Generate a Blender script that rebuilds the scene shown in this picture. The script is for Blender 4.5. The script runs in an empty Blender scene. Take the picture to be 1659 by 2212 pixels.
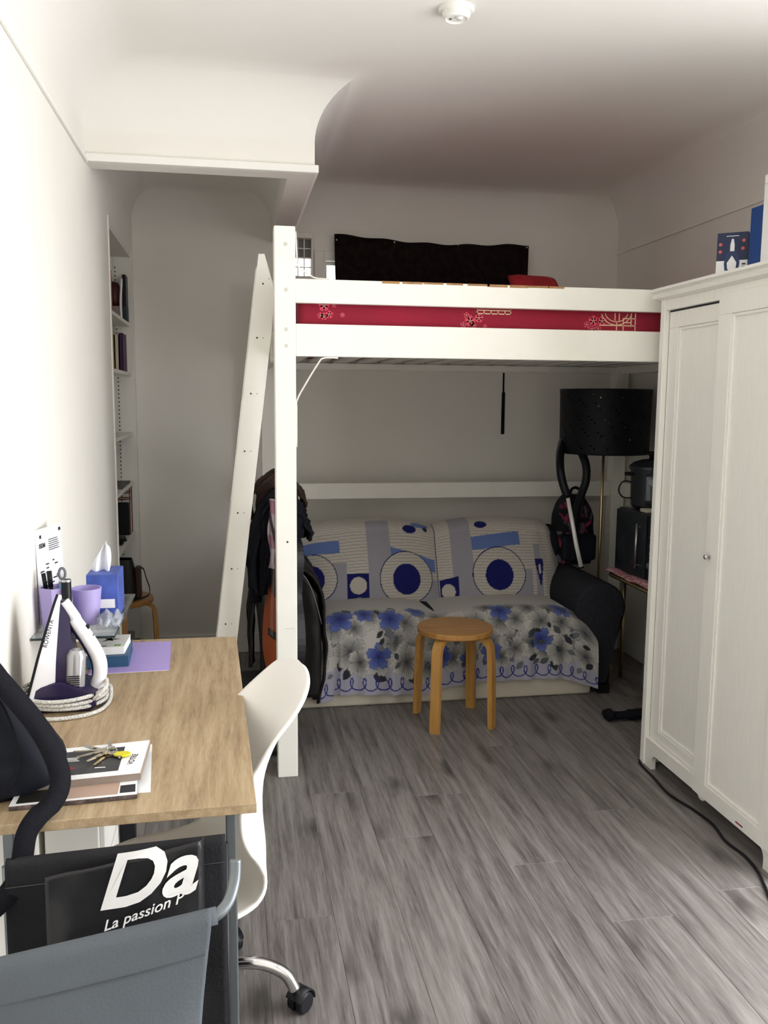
import bpy, bmesh, math, random
import numpy as np
from mathutils import Vector, Matrix, noise

random.seed(7)
S = bpy.context.scene
COL = S.collection

# ------------------------------------------------------------------ camera
cam_d = bpy.data.cameras.new('camera')
cam = bpy.data.objects.new('camera', cam_d); COL.objects.link(cam)
FPX = 1880.0
cam_d.sensor_fit = 'HORIZONTAL'; cam_d.sensor_width = 36.0
cam_d.lens = FPX / 1659.0 * 36.0
cam_d.clip_start = 0.02
_y, _p, _r = math.radians(10.0), math.radians(7.35), math.radians(0.45)
_f = Vector((math.sin(_y)*math.cos(_p), math.cos(_y)*math.cos(_p), -math.sin(_p)))
_ri = Vector((math.cos(_y), -math.sin(_y), 0)); _u = _ri.cross(_f)
_r2 = _ri*math.cos(_r) + _u*math.sin(_r); _u2 = -_ri*math.sin(_r) + _u*math.cos(_r)
M = Matrix((_r2, _u2, -_f)).transposed().to_4x4(); M.translation = (0, 0, 1.48)
cam.matrix_world = M
S.camera = cam

# ------------------------------------------------------------------ light, exposure
W = bpy.data.worlds.new('daylight'); S.world = W; W.use_nodes = True
W.node_tree.nodes['Background'].inputs[0].default_value = (0.98, 0.99, 1.0, 1)
W.node_tree.nodes['Background'].inputs[1].default_value = 13.0
S.view_settings.view_transform = 'Standard'; S.view_settings.look = 'None'
S.view_settings.gamma = 1.0; S.view_settings.use_curve_mapping = False
S.view_settings.exposure = -0.40
S.cycles.max_bounces = 10; S.cycles.diffuse_bounces = 7
S.cycles.caustics_reflective = False; S.cycles.caustics_refractive = False

def portal(x, y, z, sx, sz, rot):
    d = bpy.data.lights.new('window_daylight', 'AREA'); d.shape = 'RECTANGLE'; d.size = sx; d.size_y = sz
    d.cycles.is_portal = True
    o = bpy.data.objects.new('window_daylight', d); COL.objects.link(o)
    o.location = (x, y, z); o.rotation_euler = rot

# room constants
XL, XR, YB, YF = -0.513, 2.30, 5.05, -0.75
Z0, RC = 2.46, 0.21            # start of the ceiling cove and its radius
ZC = Z0 + RC
# the room is lit by a tall window in the right wall, beside the camera and before the wardrobe
WR = (0.15, 2.20, 0.06, 2.30)     # y0 y1 z0 z1
portal(XR+0.14, (WR[0]+WR[1])/2, (WR[2]+WR[3])/2, WR[3]-WR[2], WR[1]-WR[0], (0, math.radians(90), 0))

# ------------------------------------------------------------------ helpers
def lin(c):
    if isinstance(c, str):
        c = c.lstrip('#'); c = [int(c[i:i+2], 16)/255 for i in (0, 2, 4)]
        return tuple((v/12.92 if v <= .04045 else ((v+.055)/1.055)**2.4) for v in c)
    return tuple(c)

def mat(name, color, rough=0.6, metal=0.0, noise_scale=0, noise_amt=0.0, bump=0.0, bump_scale=80, coat=0.0, trans=0.0, ior=1.45, alpha=1.0, sheen=0.0, stretch=None, spec=None):
    m = bpy.data.materials.new(name); m.use_nodes = True
    nt = m.node_tree; b = nt.nodes['Principled BSDF']; c = lin(color)
    b.inputs['Base Color'].default_value = (*c, 1); b.inputs['Roughness'].default_value = rough
    b.inputs['Metallic'].default_value = metal; b.inputs['IOR'].default_value = ior
    b.inputs['Coat Weight'].default_value = coat; b.inputs['Transmission Weight'].default_value = trans
    b.inputs['Alpha'].default_value = alpha; b.inputs['Sheen Weight'].default_value = sheen
    if spec is not None: b.inputs['Specular IOR Level'].default_value = spec
    tc = nt.nodes.new('ShaderNodeTexCoord'); mp = nt.nodes.new('ShaderNodeMapping')
    nt.links.new(tc.outputs['Object'], mp.inputs['Vector'])
    if stretch: mp.inputs['Scale'].default_value = stretch
    if noise_scale:
        n = nt.nodes.new('ShaderNodeTexNoise'); n.inputs['Scale'].default_value = noise_scale; n.inputs['Detail'].default_value = 5
        nt.links.new(mp.outputs[0], n.inputs['Vector'])
        r = nt.nodes.new('ShaderNodeValToRGB'); a = noise_amt
        r.color_ramp.elements[0].position = .3; r.color_ramp.elements[1].position = .7
        r.color_ramp.elements[0].color = (*[max(0, v*(1-a)) for v in c], 1); r.color_ramp.elements[1].color = (*[min(1, v*(1+a)) for v in c], 1)
        nt.links.new(n.outputs['Fac'], r.inputs[0]); nt.links.new(r.outputs[0], b.inputs['Base Color'])
    if bump:
        n = nt.nodes.new('ShaderNodeTexNoise'); n.inputs['Scale'].default_value = bump_scale; n.inputs['Detail'].default_value = 4
        nt.links.new(mp.outputs[0], n.inputs['Vector'])
        bp = nt.nodes.new('ShaderNodeBump'); bp.inputs['Strength'].default_value = bump; bp.inputs['Distance'].default_value = .01
        nt.links.new(n.outputs['Fac'], bp.inputs['Height']); nt.links.new(bp.outputs[0], b.inputs['Normal'])
    return m

def wood(name, c_dark, c_mid, c_light, rough, scale, stretch, knots=0.0, rnd=0.12, bump=0.12):
    m = bpy.data.materials.new(name); m.use_nodes = True
    nt = m.node_tree; N = nt.nodes; L = nt.links; b = N['Principled BSDF']; b.inputs['Roughness'].default_value = rough
    tc = N.new('ShaderNodeTexCoord'); oi = N.new('ShaderNodeObjectInfo')
    off = N.new('ShaderNodeVectorMath'); off.operation = 'MULTIPLY_ADD'
    cmb = N.new('ShaderNodeCombineXYZ')
    for i in range(3): L.new(oi.outputs['Random'], cmb.inputs[i])
    off.inputs[1].default_value = (37, 91, 13); L.new(cmb.outputs[0], off.inputs[0]); L.new(tc.outputs['Object'], off.inputs[2])
    mp = N.new('ShaderNodeMapping'); mp.inputs['Scale'].default_value = stretch; L.new(off.outputs[0], mp.inputs['Vector'])
    # warp
    w = N.new('ShaderNodeTexNoise'); w.inputs['Scale'].default_value = scale*.25; w.inputs['Detail'].default_value = 2; L.new(mp.outputs[0], w.inputs['Vector'])
    wm = N.new('ShaderNodeVectorMath'); wm.operation = 'MULTIPLY_ADD'; wm.inputs[1].default_value = (.35/scale*4,)*3
    L.new(w.outputs['Color'], wm.inputs[0]); L.new(mp.outputs[0], wm.inputs[2])
    n1 = N.new('ShaderNodeTexNoise'); n1.inputs['Scale'].default_value = scale; n1.inputs['Detail'].default_value = 6; n1.inputs['Roughness'].default_value = .62
    L.new(wm.outputs[0], n1.inputs['Vector'])
    n2 = N.new('ShaderNodeTexNoise'); n2.inputs['Scale'].default_value = scale*7; n2.inputs['Detail'].default_value = 3; L.new(wm.outputs[0], n2.inputs['Vector'])
    mx = N.new('ShaderNodeMath'); mx.operation = 'MULTIPLY_ADD'; mx.inputs[1].default_value = .35; L.new(n2.outputs['Fac'], mx.inputs[0])
    sub = N.new('ShaderNodeMath'); sub.operation = 'ADD'; sub.inputs[1].default_value = -.175; L.new(n1.outputs['Fac'], sub.inputs[0]); L.new(sub.outputs[0], mx.inputs[2])
    rp = N.new('ShaderNodeValToRGB'); e = rp.color_ramp.elements
    e[0].position = .28; e[0].color = (*lin(c_dark), 1); e[1].position = .68; e[1].color = (*lin(c_light), 1)
    k = e.new(.45); k.color = (*lin(c_mid), 1)
    L.new(mx.outputs[0], rp.inputs[0])
    last = rp.outputs[0]
    if knots:
        mk = N.new('ShaderNodeMapping'); mk.inputs['Scale'].default_value = (1, .42, 1); L.new(off.outputs[0], mk.inputs['Vector'])
        dn = N.new('ShaderNodeTexNoise'); dn.inputs['Scale'].default_value = 14; L.new(mk.outputs[0], dn.inputs['Vector'])
        da = N.new('ShaderNodeVectorMath'); da.operation = 'MULTIPLY_ADD'; da.inputs[1].default_value = (.07, .07, 0); L.new(dn.outputs['Color'], da.inputs[0]); L.new(mk.outputs[0], da.inputs[2])
        v = N.new('ShaderNodeTexVoronoi'); v.voronoi_dimensions = '2D'; v.inputs['Scale'].default_value = 3.2; L.new(da.outputs[0], v.inputs['Vector'])
        kr = N.new('ShaderNodeValToRGB'); kr.color_ramp.elements[0].position = .015; kr.color_ramp.elements[1].position = .15
        kr.color_ramp.elements[0].color = (1-knots,)*3+(1,); kr.color_ramp.elements[1].color = (1, 1, 1, 1)
        L.new(v.outputs['Distance'], kr.inputs[0])
        mm = N.new('ShaderNodeMixRGB'); mm.blend_type = 'MULTIPLY'; mm.inputs[0].default_value = 1
        L.new(last, mm.inputs[1]); L.new(kr.outputs[0], mm.inputs[2]); last = mm.outputs[0]
    hv = N.new('ShaderNodeHueSaturation'); mr = N.new('ShaderNodeMapRange')
    mr.inputs['To Min'].default_value = 1-rnd; mr.inputs['To Max'].default_value = 1+rnd
    L.new(oi.outputs['Random'], mr.inputs['Value']); L.new(mr.outputs[0], hv.inputs['Value']); L.new(last, hv.inputs['Color'])
    L.new(hv.outputs[0], b.inputs['Base Color'])
    bp = N.new('ShaderNodeBump'); bp.inputs['Strength'].default_value = bump; bp.inputs['Distance'].default_value = .004
    L.new(mx.outputs[0], bp.inputs['Height']); L.new(bp.outputs[0], b.inputs['Normal'])
    return m

def vmat(name, rough=.8, sheen=.1, bump=.0, spec=.3):
    m = bpy.data.materials.new(name); m.use_nodes = True; nt = m.node_tree; b = nt.nodes['Principled BSDF']
    a = nt.nodes.new('ShaderNodeAttribute'); a.attribute_name = 'print'
    nt.links.new(a.outputs['Color'], b.inputs['Base Color']); b.inputs['Roughness'].default_value = rough; b.inputs['Sheen Weight'].default_value = sheen
    b.inputs['Specular IOR Level'].default_value = spec
    return m

WL = {}      # world position of every parent
def thing(name, label, cat, loc=(0, 0, 0), group=None):
    o = bpy.data.objects.new(name, None); COL.objects.link(o); o.empty_display_size = .05
    o.location = loc; o['label'] = label; o['category'] = cat
    if group: o['group'] = group
    WL[o] = Vector(loc); return o

def tag(o, label, cat, group=None):
    o['label'] = label; o['category'] = cat
    if group: o['group'] = group
    return o

def obj(name, bm, m, parent=None, smooth=False, label=None, kind=None, base=None, recalc=True, auto=None):
    """bm is in world coordinates; moved so that it hangs under its parent"""
    if recalc: bmesh.ops.recalc_face_normals(bm, faces=bm.faces[:])
    org = Vector(base) if base is not None else (WL[parent] if parent else None)
    if org is None:
        vs = [v.co for v in bm.verts]
        org = Vector(((min(v.x for v in vs)+max(v.x for v in vs))/2, (min(v.y for v in vs)+max(v.y for v in vs))/2, min(v.z for v in vs)))
    for v in bm.verts: v.co -= org
    me = bpy.data.meshes.new(name); bm.to_mesh(me); bm.free()
    if smooth:
        for p in me.polygons: p.use_smooth = True
        if auto: 
            try: me.set_sharp_from_angle(angle=math.radians(auto))
            except Exception: pass
    o = bpy.data.objects.new(name, me); COL.objects.link(o)
    for mm in (m if isinstance(m, (list, tuple)) else [m]): me.materials.append(mm)
    if parent: o.parent = parent; o.location = org - WL[parent]
    else: o.location = org
    WL[o] = org
    if label: o['label'] = label
    if kind: o['kind'] = kind
    return o

def struct(name, bm, m, **k):
    o = obj(name, bm, m, base=(0, 0, 0), **k); o['kind'] = 'structure'; return o

def nb(): return bmesh.new()
def box(bm, x0, x1, y0, y1, z0, z1, bev=0.0, seg=2):
    vs = [bm.verts.new((x, y, z)) for x in (x0, x1) for y in (y0, y1) for z in (z0, z1)]
    fs = [bm.faces.new([vs[i] for i in q]) for q in ((0, 1, 3, 2), (4, 6, 7, 5), (0, 4, 5, 1), (2, 3, 7, 6), (0, 2, 6, 4), (1, 5, 7, 3))]
    if bev:
        es = set(e for f in fs for e in f.edges)
        bmesh.ops.bevel(bm, geom=list(es), offset=bev, segments=seg, profile=.5, affect='EDGES')
    return bm
def B(x0, x1, y0, y1, z0, z1, bev=0.0, seg=2): return box(nb(), x0, x1, y0, y1, z0, z1, bev, seg)

def tube(bm, pts, r, n=10, closed=False, cap=True, flat=None):
    """round bar along a polyline; r number or list; flat=(a,b) gives an elliptical section (a along side, b along normal)"""
    pts = [Vector(p) for p in pts]; k = len(pts); rings = []; up = None
    for i, p in enumerate(pts):
        if closed: t = pts[(i+1) % k]-pts[i-1]
        else: t = pts[min(i+1, k-1)]-pts[max(i-1, 0)]
        t.normalize()
        if up is None: up = Vector((0, 0, 1)) if abs(t.z) < .9 else Vector((0, 1, 0))
        s = t.cross(up); s.normalize(); up = s.cross(t); up.normalize()
        rr = r[i] if isinstance(r, (list, tuple)) else r
        a, b2 = (flat[0], flat[1]) if flat else (1, 1)
        rings.append([bm.verts.new(p + s*math.cos(2*math.pi*j/n)*rr*a + up*math.sin(2*math.pi*j/n)*rr*b2) for j in range(n)])
    m2 = k if closed else k-1
    for i in range(m2):
        A, Bq = rings[i], rings[(i+1) % k]
        for j in range(n): bm.faces.new((A[j], A[(j+1) % n], Bq[(j+1) % n], Bq[j]))
    if cap and not closed:
        bm.faces.new(rings[0][::-1]); bm.faces.new(rings[-1])
    return bm
def T(pts, r, n=10, **k): return tube(nb(), pts, r, n, **k)

def smoothpts(pts, n=6, closed=False):
    """Catmull-Rom through pts"""
    P = [Vector(p) for p in pts]; out = []; k = len(P)
    rng = range(k) if closed else range(k-1)
    for i in rng:
        p0 = P[i-1] if (closed or i > 0) else P[0]; p1 = P[i]; p2 = P[(i+1) % k]
        p3 = P[(i+2) % k] if (closed or i+2 < k) else P[-1]
        for j in range(n):
            t = j/n
            out.append(.5*((2*p1)+(-p0+p2)*t+(2*p0-5*p1+4*p2-p3)*t*t+(-p0+3*p1-3*p2+p3)*t**3))
    if not closed: out.append(P[-1])
    return out

def lathe(bm, prof, cx, cy, n=32, axis='z', cz=0):
    """prof: list of (r, h)"""
    rings = []
    for r, h in prof:
        if r < 1e-6:
            p = {'z': (cx, cy, h), 'y': (cx, h, cz), 'x': (h, cy, cz)}[axis]
            rings.append([bm.verts.new(p)]); continue
        ring = []
        for j in range(n):
            a = 2*math.pi*j/n; c, s = r*math.cos(a), r*math.sin(a)
            ring.append(bm.verts.new({'z': (cx+c, cy+s, h), 'y': (cx+c, h, cz+s), 'x': (h, cy+c, cz+s)}[axis]))
        rings.append(ring)
    for A, Bq in zip(rings, rings[1:]):
        if len(A) == 1 and len(Bq) == 1: continue
        for j in range(n):
            if len(A) == 1: bm.faces.new((A[0], Bq[j], Bq[(j+1) % n]))
            elif len(Bq) == 1: bm.faces.new((A[j], A[(j+1) % n], Bq[0]))
            else: bm.faces.new((A[j], A[(j+1) % n], Bq[(j+1) % n], Bq[j]))
    for R in (rings[0], rings[-1]):
        if len(R) > 1:
            try: bm.faces.new(R)
            except ValueError: pass
    return bm

def prism(bm, poly, d0, d1, axis='z', bev=0.0):
    """polygon (list of 2D) extruded along axis between d0 and d1. axis y: poly=(x,z); x: poly=(y,z); z: (x,y)"""
    def P(a, b, d): return {'z': (a, b, d), 'y': (a, d, b), 'x': (d, a, b)}[axis]
    A = [bm.verts.new(P(a, b, d0)) for a, b in poly]; Bq = [bm.verts.new(P(a, b, d1)) for a, b in poly]
    n = len(poly); fs = [bm.faces.new(A), bm.faces.new(Bq[::-1])]
    for i in range(n): fs.append(bm.faces.new((A[i], Bq[i], Bq[(i+1) % n], A[(i+1) % n])))
    if bev:
        es = [e for e in set(fs[0].edges) | set(fs[1].edges)]
        bmesh.ops.bevel(bm, geom=es, offset=bev, segments=2, profile=.5, affect='EDGES')
    return bm

def grid(bm, fn, nu, nv, thick=0.0):
    """surface fn(u,v)->xyz for u,v in 0..1; thick adds a back sheet along the normals"""
    V = [[bm.verts.new(fn(i/nu, j/nv)) for j in range(nv+1)] for i in range(nu+1)]
    for i in range(nu):
        for j in range(nv): bm.faces.new((V[i][j], V[i+1][j], V[i+1][j+1], V[i][j+1]))
    if thick:
        bm.normal_update()
        N = [[V[i][j].normal.copy() for j in range(nv+1)] for i in range(nu+1)]
        K = [[bm.verts.new(V[i][j].co - N[i][j]*thick) for j in range(nv+1)] for i in range(nu+1)]
        for i in range(nu):
            for j in range(nv): bm.faces.new((K[i][j], K[i][j+1], K[i+1][j+1], K[i+1][j]))
        for i in range(nu):
            bm.faces.new((V[i][0], K[i][0], K[i+1][0], V[i+1][0])); bm.faces.new((V[i][nv], V[i+1][nv], K[i+1][nv], K[i][nv]))
        for j in range(nv):
            bm.faces.new((V[0][j], V[0][j+1], K[0][j+1], K[0][j])); bm.faces.new((V[nu][j], K[nu][j], K[nu][j+1], V[nu][j+1]))
    return bm

def paint(o, cols):
    a = o.data.color_attributes.new('print', 'FLOAT_COLOR', 'POINT')
    arr = np.ones((len(o.data.vertices), 4), dtype=np.float32); arr[:, :3] = cols
    a.data.foreach_set('color', arr.ravel())

def world_co(o):
    n = len(o.data.vertices); c = np.empty(n*3, dtype=np.float64); o.data.vertices.foreach_get('co', c)
    return c.reshape(-1, 3) + np.array(WL[o])

def text_bm(txt, size, shear=0.0, bold=0.0, depth=0.0, align='LEFT'):
    cu = bpy.data.curves.new('lettering', 'FONT'); cu.body = txt; cu.size = size; cu.shear = shear; cu.offset = bold; cu.extrude = depth; cu.align_x = align; cu.resolution_u = 4
    to = bpy.data.objects.new('lettering', cu); COL.objects.link(to)
    dg = bpy.context.evaluated_depsgraph_get(); me = bpy.data.meshes.new_from_object(to.evaluated_get(dg))
    bpy.data.objects.remove(to); bm = nb(); bm.from_mesh(me); bpy.data.meshes.remove(me); bpy.data.curves.remove(cu)
    return bm
def xform(bm, mtx):
    bmesh.ops.transform(bm, matrix=mtx, verts=bm.verts[:]); return bm
def frame(o, ex, ey):
    """matrix taking text plane (x,y) to world: origin o, x axis ex, y axis ey"""
    ex = Vector(ex).normalized(); ey = Vector(ey); ey = (ey - ex*ey.dot(ex)).normalized(); ez = ex.cross(ey)
    m = Matrix((ex, ey, ez)).transposed().to_4x4(); m.translation = Vector(o); return m
def disc(bm, c, r, ax1, ax2, n=16, rx=1.0):
    c = Vector(c); a = Vector(ax1); b = Vector(ax2)
    bm.faces.new([bm.verts.new(c + a*math.cos(2*math.pi*i/n)*r*rx + b*math.sin(2*math.pi*i/n)*r) for i in range(n)]); return bm
def nz(x, y, z=0, s=1.0): return noise.noise(Vector((x*s, y*s, z*s)))
def join(*bms):
    out = nb()
    for b in bms:
        me = bpy.data.meshes.new('t'); b.to_mesh(me); b.free(); out.from_mesh(me); bpy.data.meshes.remove(me)
    return out

# ------------------------------------------------------------------ materials
Mt = {}
Mt['wall'] = mat('white_plaster', (.80, .778, .73), .85, noise_scale=3, noise_amt=.02, bump=.05, bump_scale=25)
Mt['ceil'] = mat('ceiling_plaster', (.80, .780, .745), .9, noise_scale=2, noise_amt=.015, bump=.04, bump_scale=12)
Mt['trim'] = mat('white_trim_paint', (.82, .81, .77), .5)
Mt['floor'] = wood('grey_oak_laminate', '#4f4b4a', '#706b69', '#8d8886', .42, 4.6, (9, .5, 9), knots=.62, rnd=.07, bump=.05)
Mt['joint'] = mat('floor_joint', (.42, .40, .37), .8)
Mt['bed'] = mat('white_painted_wood', (.87, .86, .80), .45, noise_scale=9, noise_amt=.02, bump=.04, bump_scale=30)
Mt['bedshade'] = Mt['bed']
Mt['plug'] = mat('screw_plug', (.62, .60, .54), .5)
Mt['hole'] = mat('dark_hole', (.05, .045, .04), .9)
Mt['bare'] = mat('bare_wood', '#a57c52', .7, noise_scale=30, noise_amt=.2)
Mt['ward'] = mat('white_stained_wood', (.85, .845, .80), .45, noise_scale=14, noise_amt=.025, bump=.08, bump_scale=40, stretch=(8, 8, .6))
Mt['dark'] = mat('dark_gap', (.03, .03, .035), .8)
Mt['black'] = mat('black_plastic', (.008, .008, .011), .4, spec=.3)
Mt['blackcloth'] = mat('black_cloth', (.010, .010, .014), .9, bump=.25, bump_scale=120, sheen=.0, spec=.15)
Mt['navycloth'] = mat('blue_black_nylon', (.007, .009, .015), .75, noise_scale=6, noise_amt=.4, bump=.3, bump_scale=14, spec=.25)
Mt['sofa'] = mat('charcoal_sofa_fabric', (.026, .027, .033), .95, noise_scale=60, noise_amt=.15, bump=.2, bump_scale=300, spec=.1)
Mt['cream'] = mat('cream_cotton', (.62, .57, .48), .95, noise_scale=5, noise_amt=.06, bump=.2, bump_scale=10)
Mt['beech'] = wood('lacquered_birch', '#98692f', '#aa7b3f', '#b78a4e', .35, 4, (2, 14, 2), rnd=.03, bump=.02)
Mt['birchleg'] = wood('lacquered_birch_leg', '#a57636', '#b68746', '#c29556', .32, 6, (8, 8, .7), rnd=.04, bump=.02)
Mt['desk'] = wood('light_oak_veneer', '#88745a', '#a48d6e', '#b8a384', .5, 5, (10, .8, 10), rnd=.0, bump=.12)
Mt['deskdark'] = mat('dark_brown_board', '#5a4a35', .7, noise_scale=8, noise_amt=.08)
Mt['greymetal'] = mat('grey_painted_steel', '#757c80', .35, metal=.5, noise_scale=20, noise_amt=.03)
Mt['chrome'] = mat('chrome', (.75, .75, .76), .12, metal=1)
Mt['brass'] = mat('brass', (.62, .47, .25), .3, metal=1)
Mt['steel'] = mat('brushed_steel', (.62, .62, .63), .3, metal=1)
Mt['shell'] = mat('white_plastic_shell', (.84, .83, .79), .35)
Mt['purple'] = mat('lilac_plastic', '#a79bd0', .45)
Mt['paper'] = mat('white_paper', (.85, .86, .88), .8)
Mt['print'] = vmat('printed_surface')
Mt['cloth_print'] = vmat('printed_cotton', .9, .15)
Mt['glass'] = mat('clear_glass', (.82, .93, .90), .02, trans=.93, ior=1.3, alpha=.55)
Mt['ink'] = mat('black_ink', (.02, .02, .025), .7)
Mt['white'] = mat('white_print', (.85, .85, .85), .6)
# ================================================================== the room
bm = B(XL-.4, XR+.15, YF-.15, YB+.15, -.06, -.006)
floor = struct('floor', bm, Mt['joint'])
PW, PL = .195, 1.285
def plank_mesh(w, l):
    b = B(-w/2+.0003, w/2-.0003, -l/2+.0003, l/2-.0003, -.006, 0)
    top = [e for e in b.edges if all(v.co.z > -.001 for v in e.verts)]
    bmesh.ops.bevel(b, geom=top, offset=.0007, segments=1, affect='EDGES')
    bmesh.ops.recalc_face_normals(b, faces=b.faces[:])
    me = bpy.data.meshes.new('plank'); b.to_mesh(me); b.free(); me.materials.append(Mt['floor']); return me
full = plank_mesh(PW, PL); cache = {}
x = .274 - PW*5
rows = []
while x < XR:
    x0, x1 = max(x, XL-.3), min(x+PW, XR); rows.append((x0, x1)); x += PW
offs = [.0, .47, .93, .22, .71, 1.15, .36]
for i, (x0, x1) in enumerate(rows):
    y = YF - offs[i % 7] - .06*(i % 3)
    while y < YB:
        y0, y1 = max(y, YF), min(y+PL, YB); y += PL
        if y1-y0 < .05: continue
        w, l = round(x1-x0, 3), round(y1-y0, 3)
        if abs(w-PW) < .002 and abs(l-PL) < .002: me = full
        else:
            me = cache.get((w, l)) or plank_mesh(w, l); cache[(w, l)] = me
        p = bpy.data.objects.new('plank', me); COL.objects.link(p); p.parent = floor
        p.location = ((x0+x1)/2, (y0+y1)/2, 0)

NY0, NY1, NZ1, ND = 4.05, 4.95, 2.235, .30
bm = B(XL-.15, XL, YF, NY0, 0, Z0+.02)
box(bm, XL-.15, XL, NY1, YB+.15, 0, Z0+.02); box(bm, XL-.15, XL, NY0, NY1, NZ1, Z0+.02)
struct('wall_left', bm, Mt['wall'])
bm = B(XR, XR+.15, YF-.15, WR[0], 0, Z0+.02); box(bm, XR, XR+.15, WR[1], YB+.15, 0, Z0+.02)
box(bm, XR, XR+.15, WR[0], WR[1], 0, WR[2]); box(bm, XR, XR+.15, WR[0], WR[1], WR[3], Z0+.02)
struct('wall_right', bm, Mt['wall'])
def wall_with_holes(axis_y0, axis_y1, x0, x1, z0, z1, holes):
    bm = nb(); xs = sorted({x0, x1, *[h[0] for h in holes], *[h[1] for h in holes]}); zs = sorted({z0, z1, *[h[2] for h in holes], *[h[3] for h in holes]})
    for a, b in zip(xs, xs[1:]):
        for c, d in zip(zs, zs[1:]):
            if any(h[0] <= a and b <= h[1] and h[2] <= c and d <= h[3] for h in holes): continue
            box(bm, a, b, axis_y0, axis_y1, c, d)
    bmesh.ops.remove_doubles(bm, verts=bm.verts[:], dist=1e-5)
    dup = {}
    for f in bm.faces: dup.setdefault(tuple(sorted(v.index for v in f.verts)), []).append(f)
    bm.verts.index_update(); dup = {}
    for f in bm.faces: dup.setdefault(tuple(sorted(v.index for v in f.verts)), []).append(f)
    bmesh.ops.delete(bm, geom=[f for fs in dup.values() if len(fs) > 1 for f in fs], context='FACES_ONLY')
    return bm
W1 = (.535, 1.66, 1.80, 2.255); W2 = (.355, .462, 2.17, 2.375)
struct('wall_back', wall_with_holes(YB, YB+.15, XL-.15, XR+.15, 0, Z0+.02, [W1, W2]), Mt['wall'])
struct('wall_front', B(XL-.15, XR, YF-.15, YF, 0, Z0+.3), Mt['wall'])

# ceiling with coved edges: the plan outline is offset inwards while it rises
def coved(poly, z0, r, n=14):
    bm = nb(); k = len(poly); rings = []
    for s in range(n+1):
        t = math.pi/2*s/n; d = r*(1-math.cos(t)); z = z0+r*math.sin(t); ring = []
        for i in range(k):
            p0, p, p1 = Vector(poly[i-1]), Vector(poly[i]), Vector(poly[(i+1) % k])
            e0 = (p-p0).normalized(); e1 = (p1-p).normalized()
            n0 = Vector((-e0.y, e0.x)); n1 = Vector((-e1.y, e1.x))
            q = p + (n0+n1)*d/(1+n0.dot(n1)); ring.append(bm.verts.new((q.x, q.y, z)))
        rings.append(ring)
    for A, Bq in zip(rings, rings[1:]):
        for i in range(k): bm.faces.new((A[i], A[(i+1) % k], Bq[(i+1) % k], Bq[i]))
    bm.faces.new(rings[-1]); 
    for f in bm.faces: f.smooth = False
    return bm
BX, BY, BT = .335, 3.50, .10
bm = coved([(XL, YF), (XR, YF), (XR, YB), (BX, YB), (BX, BY), (XL, BY)], Z0, RC)
c = struct('ceiling', bm, Mt['ceil'], recalc=False, smooth=True, auto=25)
bm = coved([(XL, BY+BT), (BX-BT, BY+BT), (BX-BT, YB), (XL, YB)], Z0-.02, .16)
a = obj('alcove_ceiling', bm, Mt['ceil'], c, recalc=False, smooth=True, auto=25)
obj('light_block_slab', B(XL-.2, XR+.2, YF-.2, YB+.2, ZC+.03, ZC+.12), Mt['ceil'], c)  # unseen slab added over both ceilings to stop light leaking in
bm = B(XL, BX, BY, BY+BT, 2.345, Z0+.001); box(bm, BX-BT, BX, BY+BT, YB, 2.345, Z0+.001)
box(bm, XL, BX-.02, BY+.02, BY+BT, Z0, ZC+.03); box(bm, BX-BT, BX-.02, BY+BT, YB, Z0, ZC+.03)
struct('trim_1', bm, Mt['wall'])
# picture rails
def rail(name, x0, x1, y0, y1, z0, z1): return struct(name, B(x0, x1, y0, y1, z0, z1, .003), Mt['trim'])
rail('trim_2', XL, XL+.010, YF, BY-.012, 2.338, 2.352)
rail('trim_3', XL, BX+.014, BY-.016, BY, 2.345, 2.374)
rail('trim_4', BX, BX+.014, BY, YB, 2.345, 2.358)
rail('trim_5', XR-.010, XR, YF, YB, 2.350, 2.364)
rail('baseboard_back', XL, XR, YB-.014, YB, 0, .115)
rail('baseboard_left', XL, XL+.012, YF, NY0-.02, 0, .08)
rail('baseboard_right', XR-.012, XR, YF, YB-.02, 0, .08)

# windows
def window(name, h, y, nx, nzz, t=.03, sill=True):
    x0, x1, z0, z1 = h; fw = .018
    bm = B(x0, x0+fw, y-.0, y+t, z0, z1, .003)
    box(bm, x1-fw, x1, y, y+t, z0, z1, .003); box(bm, x0+fw, x1-fw, y, y+t, z0, z0+fw, .003); box(bm, x0+fw, x1-fw, y, y+t, z1-fw, z1, .003)
    o = struct(name, bm, Mt['trim'])
    for i in range(1, nx):
        xx = x0+(x1-x0)*i/nx; obj('window_bar', B(xx-.012, xx+.012, y+.002, y+t-.002, z0+fw, z1-fw, .002), Mt['trim'], o, base=(0, 0, 0))
    for i in range(1, nzz):
        zz = z0+(z1-z0)*i/nzz; obj('window_bar', B(x0+fw, x1-fw, y+.003, y+t-.003, zz-.01, zz+.01, .002), Mt['trim'], o, base=(0, 0, 0))
    return o
y0, y1, z0, z1 = WR; fw = .05
bm = B(XR+.05, XR+.09, y0, y0+fw, z0, z1, .004); box(bm, XR+.05, XR+.09, y1-fw, y1, z0, z1, .004); box(bm, XR+.05, XR+.09, y0+fw, y1-fw, z0, z0+fw, .004); box(bm, XR+.05, XR+.09, y0+fw, y1-fw, z1-fw, z1, .004)
w0 = struct('window_1', bm, Mt['trim'])
obj('window_bar', B(XR+.052, XR+.088, (y0+y1)/2-.03, (y0+y1)/2+.03, z0+fw, z1-fw, .003), Mt['trim'], w0, base=(0, 0, 0))
w1 = window('window_2', W1, YB+.03, 2, 1)
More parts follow.
